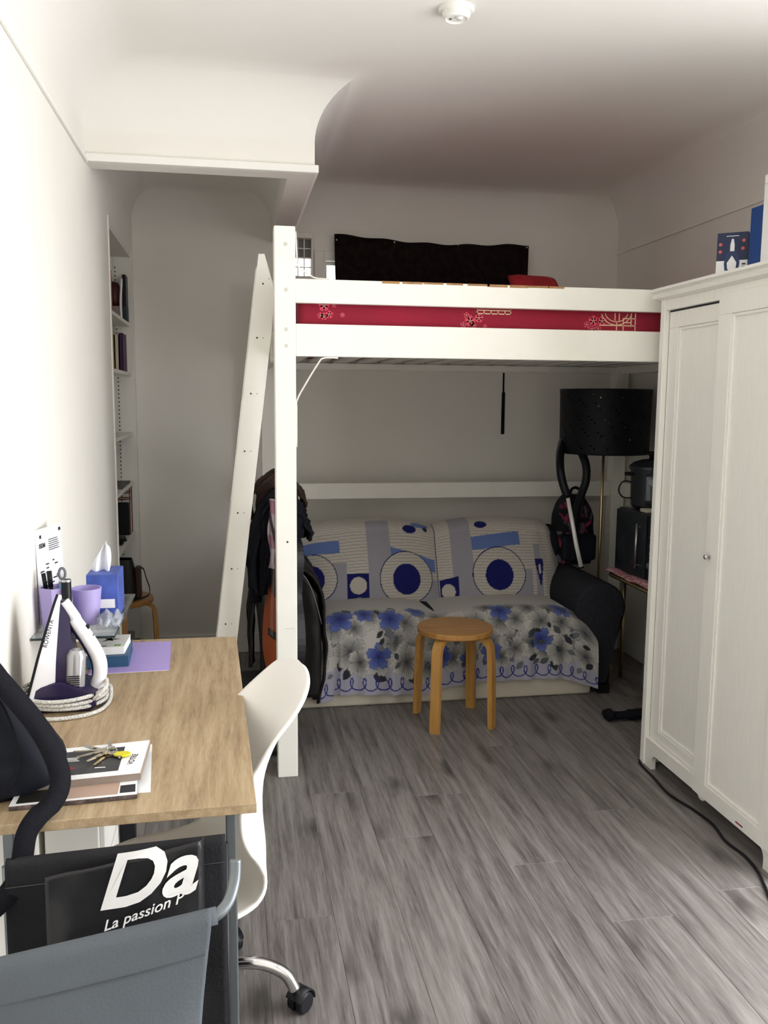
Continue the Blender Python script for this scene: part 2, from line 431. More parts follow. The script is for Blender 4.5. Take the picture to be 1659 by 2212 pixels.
obj('pane', B(W1[0]+.03, W1[1]-.03, YB+.043, YB+.046, W1[2]+.03, W1[3]-.03), mat('clear_pane_glass', (1, 1, 1), .05, trans=1, ior=1.05), w1, base=(0, 0, 0))
# casing of the loft window
x0, x1, z0, z1 = W1
bm = B(x0-.055, x0, YB-.016, YB, z0-.05, z1+.055, .004); box(bm, x1, x1+.055, YB-.016, YB, z0-.05, z1+.055, .004); box(bm, x0, x1, YB-.016, YB, z1, z1+.055, .004)
obj('window_casing', bm, Mt['trim'], w1, base=(0, 0, 0))
w2 = nb(); x0, x1, z0, z1 = W2
box(w2, x0-.006, x1+.012, YB-.018, YB, z1, z1+.03, .003); box(w2, x1, x1+.012, YB-.012, YB, z0, z1, .002)
w2 = struct('window_3', w2, Mt['trim'])
for xx in (x0+.033, x0+.069): obj('window_bar', B(xx-.003, xx+.003, YB+.02, YB+.03, z0, z1), Mt['trim'], w2, base=(0, 0, 0))
for i in range(1, 4):
    zz = z0+(z1-z0)*i/4; obj('window_bar', B(x0, x1, YB+.021, YB+.029, zz-.003, zz+.003), Mt['trim'], w2, base=(0, 0, 0))
gg = mat('grey_reflection_pane', (.16, .15, .14), .35)  # opaque grey stands in for the dark reflection in the upper panes
obj('painted_reflection_pane', B(x0, x1, YB+.034, YB+.038, z0+.10, z1), gg, w2, base=(0, 0, 0))
obj('clear_pane', B(x0, x1, YB+.034, YB+.038, z0, z0+.10), mat('thin_pane', (1, 1, 1), .1, trans=1, ior=1.05), w2, base=(0, 0, 0))

# ceiling light
t = thing('ceiling_light', 'small round white smoke-detector-like ceiling fitting with a ringed face', 'ceiling light', (.70, 2.76, ZC))
obj('base_plate', lathe(nb(), [(0, ZC), (.055, ZC), (.055, ZC-.006), (.050, ZC-.012), (0, ZC-.012)], .70, 2.76, 32), Mt['trim'], t, smooth=True, auto=40)
obj('cover', lathe(nb(), [(0, ZC-.012), (.044, ZC-.012), (.042, ZC-.026), (.034, ZC-.032), (.030, ZC-.028), (0, ZC-.028)], .70, 2.76, 32), Mt['shell'], t, smooth=True, auto=40)
obj('lens', lathe(nb(), [(0, ZC-.028), (.012, ZC-.028), (.010, ZC-.034), (0, ZC-.035)], .708, 2.752, 16), Mt['trim'], t, smooth=True)
obj('sensor_hole', lathe(nb(), [(0, ZC-.0285), (.004, ZC-.0285), (.004, ZC-.030), (0, ZC-.030)], .683, 2.768, 10), Mt['hole'], t)

# ================================================================== built-in bookcase in the left wall
t = thing('built_in_bookcase', 'tall white bookcase recessed into the left wall with open shelves', 'bookcase', (XL-.15, 4.5, 0))
D = XL-ND
obj('back_panel', B(D-.02, D, NY0-.02, NY1+.02, 0, NZ1+.02), Mt['trim'], t)
obj('side_panel', B(D, XL-.001, NY0+.001, NY0+.012, 0, NZ1-.013), Mt['trim'], t); obj('side_panel', B(D, XL-.001, NY1-.012, NY1-.001, 0, NZ1-.013), Mt['trim'], t)
obj('top_panel', B(D, XL-.001, NY0+.001, NY1-.001, NZ1-.013, NZ1-.001), Mt['trim'], t)
obj('edge_trim', B(XL-.006, XL+.006, NY0-.004, NY0+.008, 0, NZ1+.03, .002), Mt['trim'], t)
obj('edge_trim', B(XL-.006, XL+.004, NY1-.013, NY1+.02, 0, NZ1+.03, .002), Mt['trim'], t)
SH = [1.877, 1.614, 1.293, 1.029, .750]
for z in SH: obj('shelf', B(D+.002, XL-.012, NY0+.013, NY1-.013, z-.018, z, .002), Mt['trim'], t)
obj('shelf_standard', B(XL-.090, XL-.072, NY1-.017, NY1-.0121, .1, NZ1-.02), Mt['trim'], t)
bm = nb()
for k in range(96): box(bm, XL-.084, XL-.078, NY1-.0178, NY1-.0168, .12+k*.0215, .128+k*.0215)
obj('slots', bm, Mt['hole'], t, kind='stuff')

def simple(name, label, cat, bm, m, group=None, **k): return tag(obj(name, bm, m, **k), label, cat, group)
def book(name, label, x0, x1, y0, y1, z0, z1, cover, group, pages=True):
    """upright or flat book: cover boards + page block; spine on -y side"""
    tt = thing(name, label, 'book', ((x0+x1)/2, (y0+y1)/2, z0), group)
    bm = B(x0, x0+.003, y0, y1, z0, z1); box(bm, x1-.003, x1, y0, y1, z0, z1); box(bm, x0, x1, y0, y0+.003, z0, z1)
    obj('cover', bm, cover, tt); obj('pages', B(x0+.003, x1-.003, y0+.003, y1-.004, z0+.003, z1-.004), Mt['paper'], tt); return tt
g = 'things in the built-in bookcase'
# top shelf
z = SH[0]
simple('orange_folder', 'orange folder sliver standing left of the dark red dome in the bookcase', 'folder', B(XL-.096, XL-.076, 4.70, 4.745, z, z+.25, .003), mat('orange_card', '#c06a24', .7), g)
t = thing('red_helmet', 'dark red rounded helmet box lying on the top bookcase shelf', 'helmet', (XL-.09, 4.84, z), g)
obj('carton', B(XL-.13, XL-.046, 4.78, 4.90, z, z+.075, .003), mat('grey_carton', '#8d8288', .8), t)
bm = lathe(nb(), [(0, z+.076), (.036, z+.076), (.040, z+.12), (.036, z+.165), (.025, z+.195), (0, z+.205)], XL-.078, 4.83, 24)
obj('dome', bm, mat('maroon_plastic', '#3c1216', .5), t, smooth=True)
simple('paper_sheaf', 'white curled paper sheaf leaning beside the dark red dome in the bookcase', 'paper', grid(nb(), lambda u, v: (XL-.040+.010*u-.004*math.sin(v*5), 4.775+.006*math.sin(v*7)+.004*u, z+.004+v*.21), 3, 14, .004), Mt['paper'], g, smooth=True)
simple('black_box', 'black box standing at the far end of the top bookcase shelf', 'box', B(XL-.034, XL-.015, 4.82, 4.915, z+.08, z+.24, .003), Mt['black'], g)
simple('slate_box', 'slate blue box under the black box on the top bookcase shelf', 'box', B(XL-.034, XL-.015, 4.82, 4.92, z, z+.08, .003), mat('slate_card', '#27323c', .7), g)
# second shelf: three books
z = SH[1]
book('yellow_book', 'yellow book on the second bookcase shelf', XL-.092, XL-.067, 4.70, 4.87, z, z+.185, mat('yellow_cover', '#c29a22', .6), g)
book('cream_book', 'cream white book between the yellow and the purple book', XL-.066, XL-.045, 4.70, 4.87, z, z+.185, mat('cream_cover', '#c9c2b2', .6), g)
book('purple_book', 'dark purple book at the end of the second bookcase shelf', XL-.044, XL-.026, 4.70, 4.87, z, z+.195, mat('purple_cover', '#43154a', .6), g)
# lower shelves
z = SH[3]
simple('magazine', 'dark magazine lying flat on the fourth bookcase shelf', 'magazine', B(XL-.20, XL-.02, 4.45, 4.80, z, z+.012, .002), mat('grey_magazine', '#57524f', .6, noise_scale=30, noise_amt=.5), g)
z = SH[4]
t = thing('wire_basket', 'small rust-red wire rack standing behind the black monitor in the bookcase', 'rack', (XL-.06, 4.85, z+.18), g)
for zz in (.19, .225, .26):
    obj('hoop', T([(XL-.10, 4.80, z+zz), (XL-.025, 4.80, z+zz), (XL-.025, 4.89, z+zz), (XL-.10, 4.89, z+zz)], .0035, 6, closed=True), mat('rust_wire', '#7c3f2d', .5), t)
for xx, yy in ((XL-.10, 4.80), (XL-.025, 4.80), (XL-.025, 4.89), (XL-.10, 4.89)):
    obj('upright', T([(xx, yy, z+.0), (xx, yy, z+.262)], .003, 6), mat('rust_wire_post', '#7c3f2d', .5), t)
t = thing('black_monitor', 'small black screen standing on the fifth bookcase shelf', 'screen', (XL-.08, 4.62, z), g)
obj('screen', B(XL-.22, XL-.006, 4.60, 4.635, z+.025, z+.195, .006), Mt['black'], t)
obj('foot', prism(nb(), [(XL-.17, 4.56), (XL-.02, 4.56), (XL-.04, 4.68), (XL-.15, 4.68)], z, z+.012), Mt['black'], t)
obj('neck', B(XL-.11, XL-.08, 4.61, 4.63, z+.01, z+.04), Mt['black'], t)
simple('cable_tangle', 'tangle of black cables on the fifth bookcase shelf', 'cable', T(smoothpts([(XL-.05+.03*math.sin(k*2.1), 4.45+.03*math.cos(k*1.7), z+.006+.004*(k % 3)) for k in range(14)], 4), .004, 6), Mt['black'], g, smooth=True)
simple('black_storage_box', 'black storage box on the floor under the stool in the bookcase', 'box', B(XL-.17, XL+.02, 4.49, 4.71, 0.0, .20, .006), Mt['black'], g)
simple('paper_stack', 'stack of loose grey papers lying on the black storage box', 'paper', join(*[B(XL-.15+.006*(k % 3), XL-.005-.007*(k % 2), 4.51+.01*(k % 4), 4.68-.008*(k % 3), .2005+k*.006, .205+k*.006) for k in range(9)]), mat('grey_paper', '#8f8a83', .8), g)
# ================================================================== loft bed
BX0, BX1, BY0, BY1 = .165, 2.275, 3.285, 4.85
t = thing('loft_bed', 'white painted wooden loft bed on tall square posts over the sofa', 'bed', ((BX0+BX1)/2, (BY0+BY1)/2, 0))
PS = .078
posts = []
for x in (BX0, BX1-PS):
    for y in (BY0, BY1-PS):
        p = obj('post', B(x, x+PS, y, y+PS, 0, 2.105, .004), Mt['bed'], t); posts.append(p)
for z in (2.04, 1.878, 1.735, 1.675, .94):
    r = .0075 if z > 1 else .004
    c_ = (BX0+.042, BY0-.0008, z)
    obj('screw_plug', disc(nb(), c_, r, (1, 0, 0), (0, 0, 1), 14), Mt['plug'] if z > 1 else Mt['hole'], posts[0], recalc=False)
obj('scratch', B(BX0+.030, BX0+.066, BY0-.0006, BY0+.001, .601, .603), Mt['plug'], posts[0])
RX0, RX1 = BX0+PS, BX1-PS
gr = obj('guard_rail', B(RX0, RX1, BY0+.006, BY0+.034, 1.833, 1.920, .003), Mt['bed'], t)
# worn bare wood along the top of the guard rail
for k in range(9):
    xa = .56+k*.082+.02*random.random(); obj('worn_edge', B(xa, xa+.062+.03*random.random(), BY0+.0052, BY0+.0345, 1.9135-.003*random.random(), 1.9206), Mt['bare'], gr)
obj('side_rail', B(RX0, RX1, BY0+.004, BY0+.038, 1.638, 1.757, .003), Mt['bed'], t)
obj('side_rail', B(RX0, RX1, BY1-.040, BY1-.006, 1.638, 1.757, .003), Mt['bed'], t)
obj('guard_rail', B(RX0, RX1, BY1-.036, BY1-.008, 1.833, 1.920, .003), Mt['bed'], t)
obj('lower_rail', B(RX0, RX1, BY1-.05, BY1-.018, .928, 1.016, .003), Mt['bed'], t)
for x in (BX0+.012, BX1-.046):
    obj('end_rail', B(x, x+.034, BY0+PS, BY1-PS, 1.638, 1.757, .003), Mt['bed'], t)
    obj('end_rail', B(x, x+.034, BY0+PS, BY1-PS, .928, 1.016, .003), Mt['bed'], t)
obj('slat_support', B(RX0, RX1, BY0+.04, BY0+.075, 1.642, 1.675, .002), Mt['bed'], t)
obj('slat_support', B(RX0, RX1, BY1-.076, BY1-.042, 1.642, 1.675, .002), Mt['bed'], t)
for k in range(15):
    x = RX0+.05+k*(RX1-RX0-.13)/14
    obj('slat', B(x, x+.075, BY0+.045, BY1-.046, 1.677, 1.693, .003), Mt['bed'], t)

# mattress in a red printed sheet
MX0, MX1, MY0, MY1, MZ0, MZ1 = RX0+.012, RX1-.012, BY0+.045, BY1-.055, 1.694, 1.868
t = thing('mattress', 'mattress in a crimson sheet printed with pink blossoms on the loft bed', 'mattress', ((MX0+MX1)/2, (MY0+MY1)/2, MZ0))
m_red = mat('crimson_sheet', '#8e1730', .9, noise_scale=4, noise_amt=.08, bump=.2, bump_scale=14, sheen=.1)
obj('sheet', B(MX0, MX1, MY0, MY1, MZ0, MZ1, .03, 4), m_red, t, smooth=True, auto=60)
m_pink = mat('pink_print', '#c8435a', .9); m_cream = mat('cream_print', '#d9b49a', .9)
yf = MY0-.0012
def flower(x, z, r):
    bm = nb()
    for k in range(5):
        a = k*2*math.pi/5+.3; disc(bm, (x+math.cos(a)*r*.55, yf, z+math.sin(a)*r*.55), r*.46, (1, 0, 0), (0, 0, 1), 10)
    f = obj('blossom_print', bm, m_pink, t, recalc=False)
    bm = nb()
    for k in range(5):
        a = k*2*math.pi/5+.3; d = Vector((math.cos(a), 0, math.sin(a))); q = Vector((-d.z, 0, d.x)); c0 = Vector((x, yf-.0008, z))
        bm.faces.new([bm.verts.new(c0+d*r*.08+q*r*.06), bm.verts.new(c0+d*r*.62), bm.verts.new(c0+d*r*.08-q*r*.06)])
    obj('stamens', bm, m_cream, f, recalc=False)
for x, z, r in ((.352, 1.829, .022), (.338, 1.792, .012), (.352, 1.789, .014), (.372, 1.797, .015), (.422, 1.796, .010), (.39, 1.832, .010),
                (.905, 1.807, .012), (.920, 1.785, .022), (.955, 1.797, .018), (.893, 1.769, .013), (.935, 1.768, .012), (.98, 1.766, .009),
                (1.425, 1.797, .022), (1.462, 1.797, .021), (1.398, 1.782, .014), (1.42, 1.765, .016), (1.446, 1.768, .013)):
    flower(x, z, r)
def lattice(x0, x1, z0, z1, curved):
    bm = nb(); w = .0042
    def bar(xa, xb, za, zb): box(bm, xa, xb, yf-.0006, yf+.0006, za, zb)
    bar(x0, x1, z0, z0+w); bar(x1-w, x1, z0, z1)
    if curved:
        bar(x0, x1, z0+.022, z0+.022+w); bar(x0+.07, x0+.07+w, z0, z0+.035); bar(x1-.055, x1-.055+w, z0, z0+.05); bar(x1-.022, x1-.022+w, z0+.02, z1); bar(x1-.045, x1-.022, z0+.034, z0+.034+w)
        bar(x1-.055, x1, z0+.05, z0+.05+w)
        for R in (.065, .05):
            tube(bm, [(x0+.07+R*math.cos(a), yf, z1+.008+R*math.sin(a)*.85) for a in np.linspace(math.pi*1.08, math.pi*1.92, 12)], .0021, 6)
        bar(x0+.062, x0+.066, z1-.03, z1); bar(x0+.08, x0+.084, z1-.03, z1)
    else:
        bar(x0, x0+w, z0, z1); bar(x0, x1, z0+.013, z0+.013+w)
        for k in range(1, 5): bar(x0+k*(x1-x0)/5, x0+k*(x1-x0)/5+w, z0, z0+.013)
    obj('lattice_print', bm, m_cream, t)
lattice(.945, 1.085, 1.812, 1.832, False); lattice(1.452, 1.605, 1.757, 1.830, True)

# pillows and cushions on the loft
def pillow(name, label, cx, cy, cz, lx, ly, lz, m, rot=0, tilt=0, cols=None):
    bm = nb(); n = 20
    def P(u, v, s):
        a, b = u*2-1, v*2-1; e = ((1-abs(a)**3)*(1-abs(b)**3))**.5
    
        return (a*lx/2*(1-.06*(1-b*b)*0), b*ly/2, s*lz/2*e+.006*nz(a*2, b*2, s))
    grid(bm, lambda u, v: P(u, v, 1), n, n); grid(bm, lambda u, v: P(u, v, -1), n, n)
    bmesh.ops.remove_doubles(bm, verts=bm.verts[:], dist=.0135)
    R = Matrix.Translation((cx, cy, cz)) @ Matrix.Rotation(rot, 4, 'Z') @ Matrix.Rotation(tilt, 4, 'X')
    xform(bm, R); return simple(name, label, 'pillow', bm, m, smooth=True)
m_rp = mat('red_pillowcase', '#a02a2a', .9, noise_scale=20, noise_amt=.25)
m_bp = mat('black_red_pillowcase', '#1a0809', .9, noise_scale=12, noise_amt=.5)
pillow('red_pillow', 'red pillow lying low behind the worn guard rail', 1.12, 4.15, MZ1+.062, .34, .42, .13, m_rp)
pillow('patterned_pillow', 'black and red patterned pillow lying beside the red one on the loft', 1.43, 4.20, MZ1+.066, .30, .40, .13, m_bp, .1)
o = pillow('corner_cushion', 'bright red cushion standing tilted at the right end of the dark cloth', 1.62, 4.50, MZ1+.15, .30, .30, .10, mat('scarlet_cushion', '#b02a34', .85, noise_scale=14, noise_amt=.3), .25, .95)
# dark cloth in front of the loft window
bm = nb()
def clothf(u, v):
    x = .588+u*1.140-.012*(1-v)*(u-.5); top = 2.398-.018*u-.022*math.sin(u*math.pi)**1.5+.004*math.sin(u*30)
    z = 1.885+(top-1.885)*v
    return (x-.006*math.sin(u*40)*(1-v), YB-.045-.012*math.sin(u*28+v*2)*(1-v*.7)-.02*(1-v), z)
grid(bm, clothf, 90, 16, .004)
t = thing('window_cloth', 'black-brown cloth hung flat across the loft window', 'curtain', (1.16, YB-.05, 1.885))
obj('cloth', bm, mat('dark_brown_cloth', (.013, .008, .008), .95, noise_scale=30, noise_amt=.4, bump=.2, bump_scale=40, spec=.1), t, smooth=True)
for x in (.60, .93, 1.30, 1.715): obj('pin', T([(x, YB-.05, 2.366), (x, YB+.002, 2.366)], .004, 8), Mt['plug'], t)
# white cord on the post and rail
simple('extension_cord', 'thin white cord running from the loft bed post up to the underside of its rail', 'cord',
       T(smoothpts([(.2455, BY0+.02, 1.30), (.2455, BY0+.016, 1.44), (.247, BY0+.012, 1.476), (.275, BY0+.004, 1.53), (.322, BY0-.001, 1.607), (.345, BY0-.001, 1.632), (.40, BY0, 1.6335)], 5), .0032, 7), Mt['trim'], smooth=True)
simple('white_wire', 'thin white wire hanging beside the top of the loft bed post', 'wire',
       T(smoothpts([(.2455, BY0+.02, 2.09), (.25, BY0+.02, 1.99), (.255, BY0+.02, 1.965), (.29, BY0+.02, 1.94), (.32, BY0+.02, 1.925), (.37, BY0+.02, 1.9235)], 5), .003, 7), Mt['trim'], smooth=True)

# ladder leaning on the left end of the bed
t = thing('loft_ladder', 'white wooden ladder leaning against the left end of the loft bed', 'ladder', (-.06, 3.8, 0))
def stile(y):
    sl = .1213; w = .083
    xb = -.128
    bm = prism(nb(), [(xb, 0), (xb+w, 0), (xb+w+sl*1.89, 1.89), (xb+sl*2.04+.022, 2.045), (xb+sl*2.04-.002, 2.045)], y, y+.032, 'y', .002)
    o = obj('stile', bm, Mt['bed'], t)
    for zz in (1.93, 1.72, 1.50, 1.27, 1.02, .79, .56):
        for dx in (.028, .052):
            obj('screw', disc(nb(), (xb+sl*zz+dx, y-.0008, zz+(.02 if dx > .04 and zz == 1.93 else 0)), .0038, (1, 0, 0), (0, 0, 1), 8), Mt['hole'] if dx < .04 else Mt['plug'], o, recalc=False)
    return o
stile(3.55); stile(3.93)
for zz in (.28, .56, .79, 1.02, 1.27, 1.50, 1.72): obj('rung', B(-.128+.1213*zz+.012, -.128+.1213*zz+.075, 3.582, 3.93, zz-.011, zz+.011, .003), Mt['bed'], t)

# ================================================================== clothes over the end rail, guitar
def drape(name, label, cat, y0, y1, wl, wr, top, zl, zr, m, cx=.205, full=.05, ph=0.0, nu=26, nv=30, extra=None):
    """garment folded over a bar: profile runs up the left side, over and down the right"""
    def P(u, v):
        s = u*2-1
        a = (s+1)/2*math.pi
        if u < .35: k = u/.35; x = cx-wl*(1-.35*k**3)-.02*math.sin(k*3); z = zl+(top-.06-zl)*k
        elif u > .65: k = (1-u)/.35; x = cx+wr*(1-.35*k**3); z = zr+(top-.06-zr)*k
        else:
            k = (u-.35)/.3; x = cx+(-wl*.65+(wl+wr)*.65*k); z = top-.06+.06*math.sin(k*math.pi)
        y = y0+(y1-y0)*v
        f = full*(nz(u*7+ph, v*5, ph)+.5*nz(u*15, v*12, ph)); low = 1 if .3 < u < .7 else 1.3
        return (x+f*.5*low, y+.02*nz(u*6, v*4, ph+3), z+f*.35)
    bm = grid(nb(), P, nu, nv, .012)
    def fill(u, v):
        z = zl+(top-.012-zl)*v; k = max(0, min(1, (z-(top-.06))/.06)); sh = 1-.5*k*k
        xl = cx-wl*.80*sh; xr = cx+wr*.75*sh if z > zr else cx-.01-.05*min(1, (zr-z)/.2)
        x = xl+(xr-xl)*u
        return (x+.010*nz(u*5, v*5, ph), y0+.012+.014*nz(u*8, v*5, ph+1), z+(.02*nz(u*6, 0, ph) if v < .05 else 0))
    grid(bm, fill, 18, 24, .008)
    return simple(name, label, cat, bm, m, 'clothes over the bed end rail', smooth=True)
m_brown = mat('brown_corduroy', '#3a2a24', .9, noise_scale=20, noise_amt=.2, bump=.2, bump_scale=60)
drape('brown_coat', 'brown coat draped topmost over the bed end rail', 'coat', 3.975, 4.22, .115, .14, 1.145, .93, .985, m_brown, .20, .03, 1.0)
drape('black_jacket', 'black jacket hanging over the bed end rail behind the front post', 'jacket', 3.62, 3.98, .105, .125, 1.085, .66, .885, Mt['blackcloth'], .20, .05, 2.0)
bm = T(smoothpts([(.118, 3.74, .93), (.098, 3.72, .80), (.10, 3.70, .70), (.094, 3.70, .615)], 5), [.045]*6+[.036]*6+[.028]*4, 12, flat=(1, .7))
simple('black_sleeve_scarf', 'black scarf end dangling left of the guitar', 'scarf', bm, Mt['blackcloth'], 'clothes over the bed end rail', smooth=True)
bm = nb()
def pl(u, v):
    return (.150+.028*u+.006*math.sin(v*9), 3.60-.035*u+.008*nz(u*4, v*6), .78+.29*v)
grid(bm, pl, 20, 40, .006)
o = tag(obj('plaid_shirt', bm, Mt['cloth_print'], smooth=True), 'pink and grey plaid shirt hanging beside the orange guitar', 'shirt', 'clothes over the bed end rail')
wc = world_co(o); uu = (wc[:, 0]-.15)/.03; vv = wc[:, 2]*40
cc = np.where((np.sin(uu*9) > .2)[:, None], np.array(lin('#8a7f86')), np.array(lin('#b9aeb0')))
cc = np.where((np.sin(vv*1.1) > .35)[:, None], cc*np.array([.75, .45, .55]), cc); cc = np.where((np.sin(vv*.5+uu*3) > .8)[:, None], np.array(lin('#3a3038')), cc)
paint(o, cc)
# amplifier box and guitar
t = thing('guitar_amplifier', 'black guitar amplifier cube on the floor behind the white chair', 'amplifier', (.12, 3.61, 0))
obj('cabinet', B(.0, .235, 3.48, 3.74, .012, .30, .008), Mt['black'], t)
obj('grille', B(.015, .22, 3.474, 3.480, .03, .225, .002), mat('black_grille', (.02, .02, .02), .9, bump=.4, bump_scale=400), t)
for xx in (.03, .08, .13, .18): obj('knob', lathe(nb(), [(0, 3.480), (.010, 3.480), (.009, 3.468), (0, 3.468)], xx, 0, 12, 'y', .262), Mt['black'], t)
for xx in (.02, .215):
    for yy in (3.50, 3.72): obj('foot', B(xx-.012, xx+.012, yy-.012, yy+.012, 0, .013), Mt['black'], t)
t = thing('acoustic_guitar', 'orange-brown acoustic guitar leaning behind the front bed post', 'guitar', (.205, 3.58, .30))
prof = [(0, 0), (.10, .012), (.165, .07), (.178, .15), (.155, .23), (.120, .29), (.115, .33), (.128, .40), (.122, .45), (.08, .49), (.0, .50)]
half = [(p.x, p.y) for p in smoothpts([(a, b, 0) for a, b in prof], 4)]
outl = half + [(-a, b) for a, b in half[-2:0:-1]]
R = Matrix.Translation((.168, 3.59, .304)) @ Matrix.Rotation(math.radians(-75), 4, 'Z') @ Matrix.Rotation(math.radians(-2), 4, 'X') @ Matrix.Diagonal((.95, .85, 1.25, 1))
def gp(bm): return xform(bm, R)
grow = [(a*1.02, b*1.0) for a, b in outl]
m_or = mat('orange_spruce', '#a4470f', .5, noise_scale=10, noise_amt=.12, stretch=(6, 6, .5))
obj('body', gp(prism(nb(), grow, -.004, .085, 'y', .003)), Mt['black'], t)
obj('soundboard', gp(prism(nb(), [(a*.97, b*.985+.004) for a, b in outl], -.008, -.0035, 'y')), m_or, t)
obj('sound_hole', gp(disc(nb(), (0, -.0092, .33), .048, (1, 0, 0), (0, 0, 1), 24)), Mt['hole'], t, recalc=False)
obj('bridge', gp(B(-.07, .07, -.016, -.0082, .14, .165, .003)), Mt['black'], t)
obj('neck', gp(B(-.026, .026, -.02, .012, .37, .58, .005)), mat('dark_rosewood', '#3a2316', .5), t)
obj('headstock', gp(prism(nb(), [(-.026, .58), (.026, .58), (.037, .605), (.033, .65), (-.033, .65), (-.037, .605)], -.008, .010, 'y', .002)), mat('orange_headstock', '#8a4a1e', .4), t)
for k in range(6):
    obj('string', gp(T([(-.019+k*.0076, -.0215, .152), (-.017+k*.0068, -.0215, .59)], .0006, 5)), Mt['steel'], t)
# ================================================================== sofa
SX0, SX1, SY0, SY1 = .12, 1.975, 4.01, 4.88
t = thing('sofa', 'two-seat charcoal sofa with rolled arms and cream skirt under the loft bed', 'sofa', ((SX0+SX1)/2, (SY0+SY1)/2, 0))
obj('base', B(.31, 1.79, 4.035, SY1, .0, .26, .015, 3), Mt['cream'], t, smooth=True, auto=50)
obj('back_frame', B(.30, 1.80, 4.66, SY1, .26, .74, .05, 4), Mt['sofa'], t, smooth=True, auto=60)
def arm(x0, x1, inner):
    # rolled arm section in x/z, extruded along y with rounded front
    cx = (x0+x1)/2; R_ = (x1-x0)/2; pts = []
    cz = .44
    for k in range(19):
        a = -math.pi*.12+(math.pi*1.24)*k/18; pts.append((cx+R_*math.cos(a), cz+R_*1.0*math.sin(a)))
    lo = .045
    pts += [(cx-R_+.045, .26), (cx-R_+.045, lo), (cx+R_-.075, lo), (cx+R_-.075, .26)] if not inner else [(cx-R_+.075, .26), (cx-R_+.075, lo), (cx+R_-.045, lo), (cx+R_-.045, .26)]
    return prism(nb(), pts, 4.035, SY1-.02, 'y', .02)
obj('arm', arm(1.695, 1.965, False), Mt['sofa'], t, smooth=True, auto=50)
obj('arm', arm(.115, .385, True), Mt['sofa'], t, smooth=True, auto=50)
for x in (.19, 1.86):
    for y in (4.06, 4.80): obj('foot', B(x-.03, x+.03, y-.03, y+.03, 0, .046, .004), Mt['black'], t)
for x0, x1 in ((.395, 1.038), (1.042, 1.685)):
    obj('seat_cushion', B(x0, x1, 4.05, 4.60, .25, .425, .05, 4), Mt['sofa'], t, smooth=True, auto=60)
def bump2(x, a, b):
    if x < a or x > b: return 0.0
    k = (x-a)/(b-a); return max(0.0, 1-abs(2*k-1)**3)
XS = 1.085      # gap between the two back cushions
for a, b in ((.40, XS-.006), (XS+.006, 1.70)):
    obj('back_cushion', xform(B(a, b, -.085, .07, .0, .385, .06, 5), Matrix.Translation((0, 4.545, .425)) @ Matrix.Rotation(math.radians(-20), 4, 'X')), Mt['sofa'], t, smooth=True, auto=60)

# --- geometric throw over the back cushions
NU, NV = 330, 190
u0, u1 = .335, 1.80
def backf(u, v):
    x = u0+(u1-u0)*u
    # v 0 at the seat, rises up the front of the cushions, over the top, ends behind
    b = max(bump2(x, .345, XS), bump2(x, XS, 1.775))
    end = 0.0
    if x > 1.70: end = ((x-1.70)/.10)**2
    if x < .37: end = ((.37-x)/.06)**2*.5
    H = .84-.06*end-.045*(1-b)+.006*nz(x*6, 1)
    prof_t = v
    if v < .72:
        k = v/.72; z = .412+(H-.055-.412)*k; y = 4.395+.150*k-.035*math.sin(k*math.pi)*b+.04*(1-b)
    else:
        k = (v-.72)/.28; a = k*math.pi*.62; z = H-.055+.055*math.sin(min(a, math.pi/2))-(0 if a < math.pi/2 else .02*(a-math.pi/2)); y = 4.545+.04*(1-b)+.11*(1-math.cos(a))
    y += .045*end
    y += .006*nz(x*9, z*7, 4)+.004*math.sin(x*60+z*10)*(1 if x > 1.66 else .15)
    return (x, y-.012, z)
bm = grid(nb(), backf, NU, NV)
thr = thing('geometric_throw', 'white throw with navy circles and blue blocks over the sofa back', 'throw', (1.06, 4.45, .41))
o = obj('cloth', bm, Mt['cloth_print'], thr, smooth=True)
wc = world_co(o); X = wc[:, 0]; idx = np.arange(len(X)); V_ = (idx % (NV+1))/NV
Zp = .41+V_*.585   # print height measured along the cloth
cr, lav, lb, nv, nl = [np.array(lin(h)) for h in ('#c2bcb3', '#98969f', '#6076ad', '#10155c', '#1a1f50')]
stripe = (np.sin((Zp+.012*np.sin(X*5))*2*np.pi/.0175) > .86)
C_ = np.where(stripe[:, None], np.array(lin('#8a8689')), cr)
def put(mask, col): 
    global C_
    C_ = np.where(mask[:, None], col, C_)
def rect(x0, x1, z0, z1, col, sk=0.0): put((X > x0) & (X < x1) & (Zp+sk*(X-x0) > z0) & (Zp+sk*(X-x0) < z1), col)
def ell(cx, cz, rx, rz, col): put(((X-cx)/rx)**2+((Zp-cz)/rz)**2 < 1, col)
def ring(cx, cz, rx, rz, w, col):
    d = np.sqrt(((X-cx)/rx)**2+((Zp-cz)/rz)**2); put(abs(d-1) < w, col)
rect(.70, .825, 0, .92, lav); rect(.38, .585, .38, .66, lav); rect(1.165, 1.275, 0, 1.0, lav); rect(1.275, 1.60, .38, .60, lav); rect(.82, 1.08, .40, .55, lav); rect(1.62, 1.66, .38, .75, lav)
rect(.34, .555, .715, .785, lb); rect(.825, 1.075, .665, .745, lb, .28); rect(1.275, 1.545, .715, .79, lb, -.10)
rect(.585, .70, .38, .60, nv); ell(.645, .53, .045, .05, cr*.93); ell(.648, .40, .045, .06, cr*.93)
rect(1.09, 1.19, .38, .545, nv, -.25); ell(1.135, .475, .035, .048, cr*.93)
put((X > 1.62) & (X < 1.67) & (Zp > .5) & (Zp < .66) & (abs(X-1.645) < (Zp-.48)*.16), nv)
ell(1.645, .60, .008, .03, cr)
ell(.94, .855, .038, .032, nv); ell(1.335, .87, .035, .028, nv); ell(1.34, .425, .03, .015, nv)
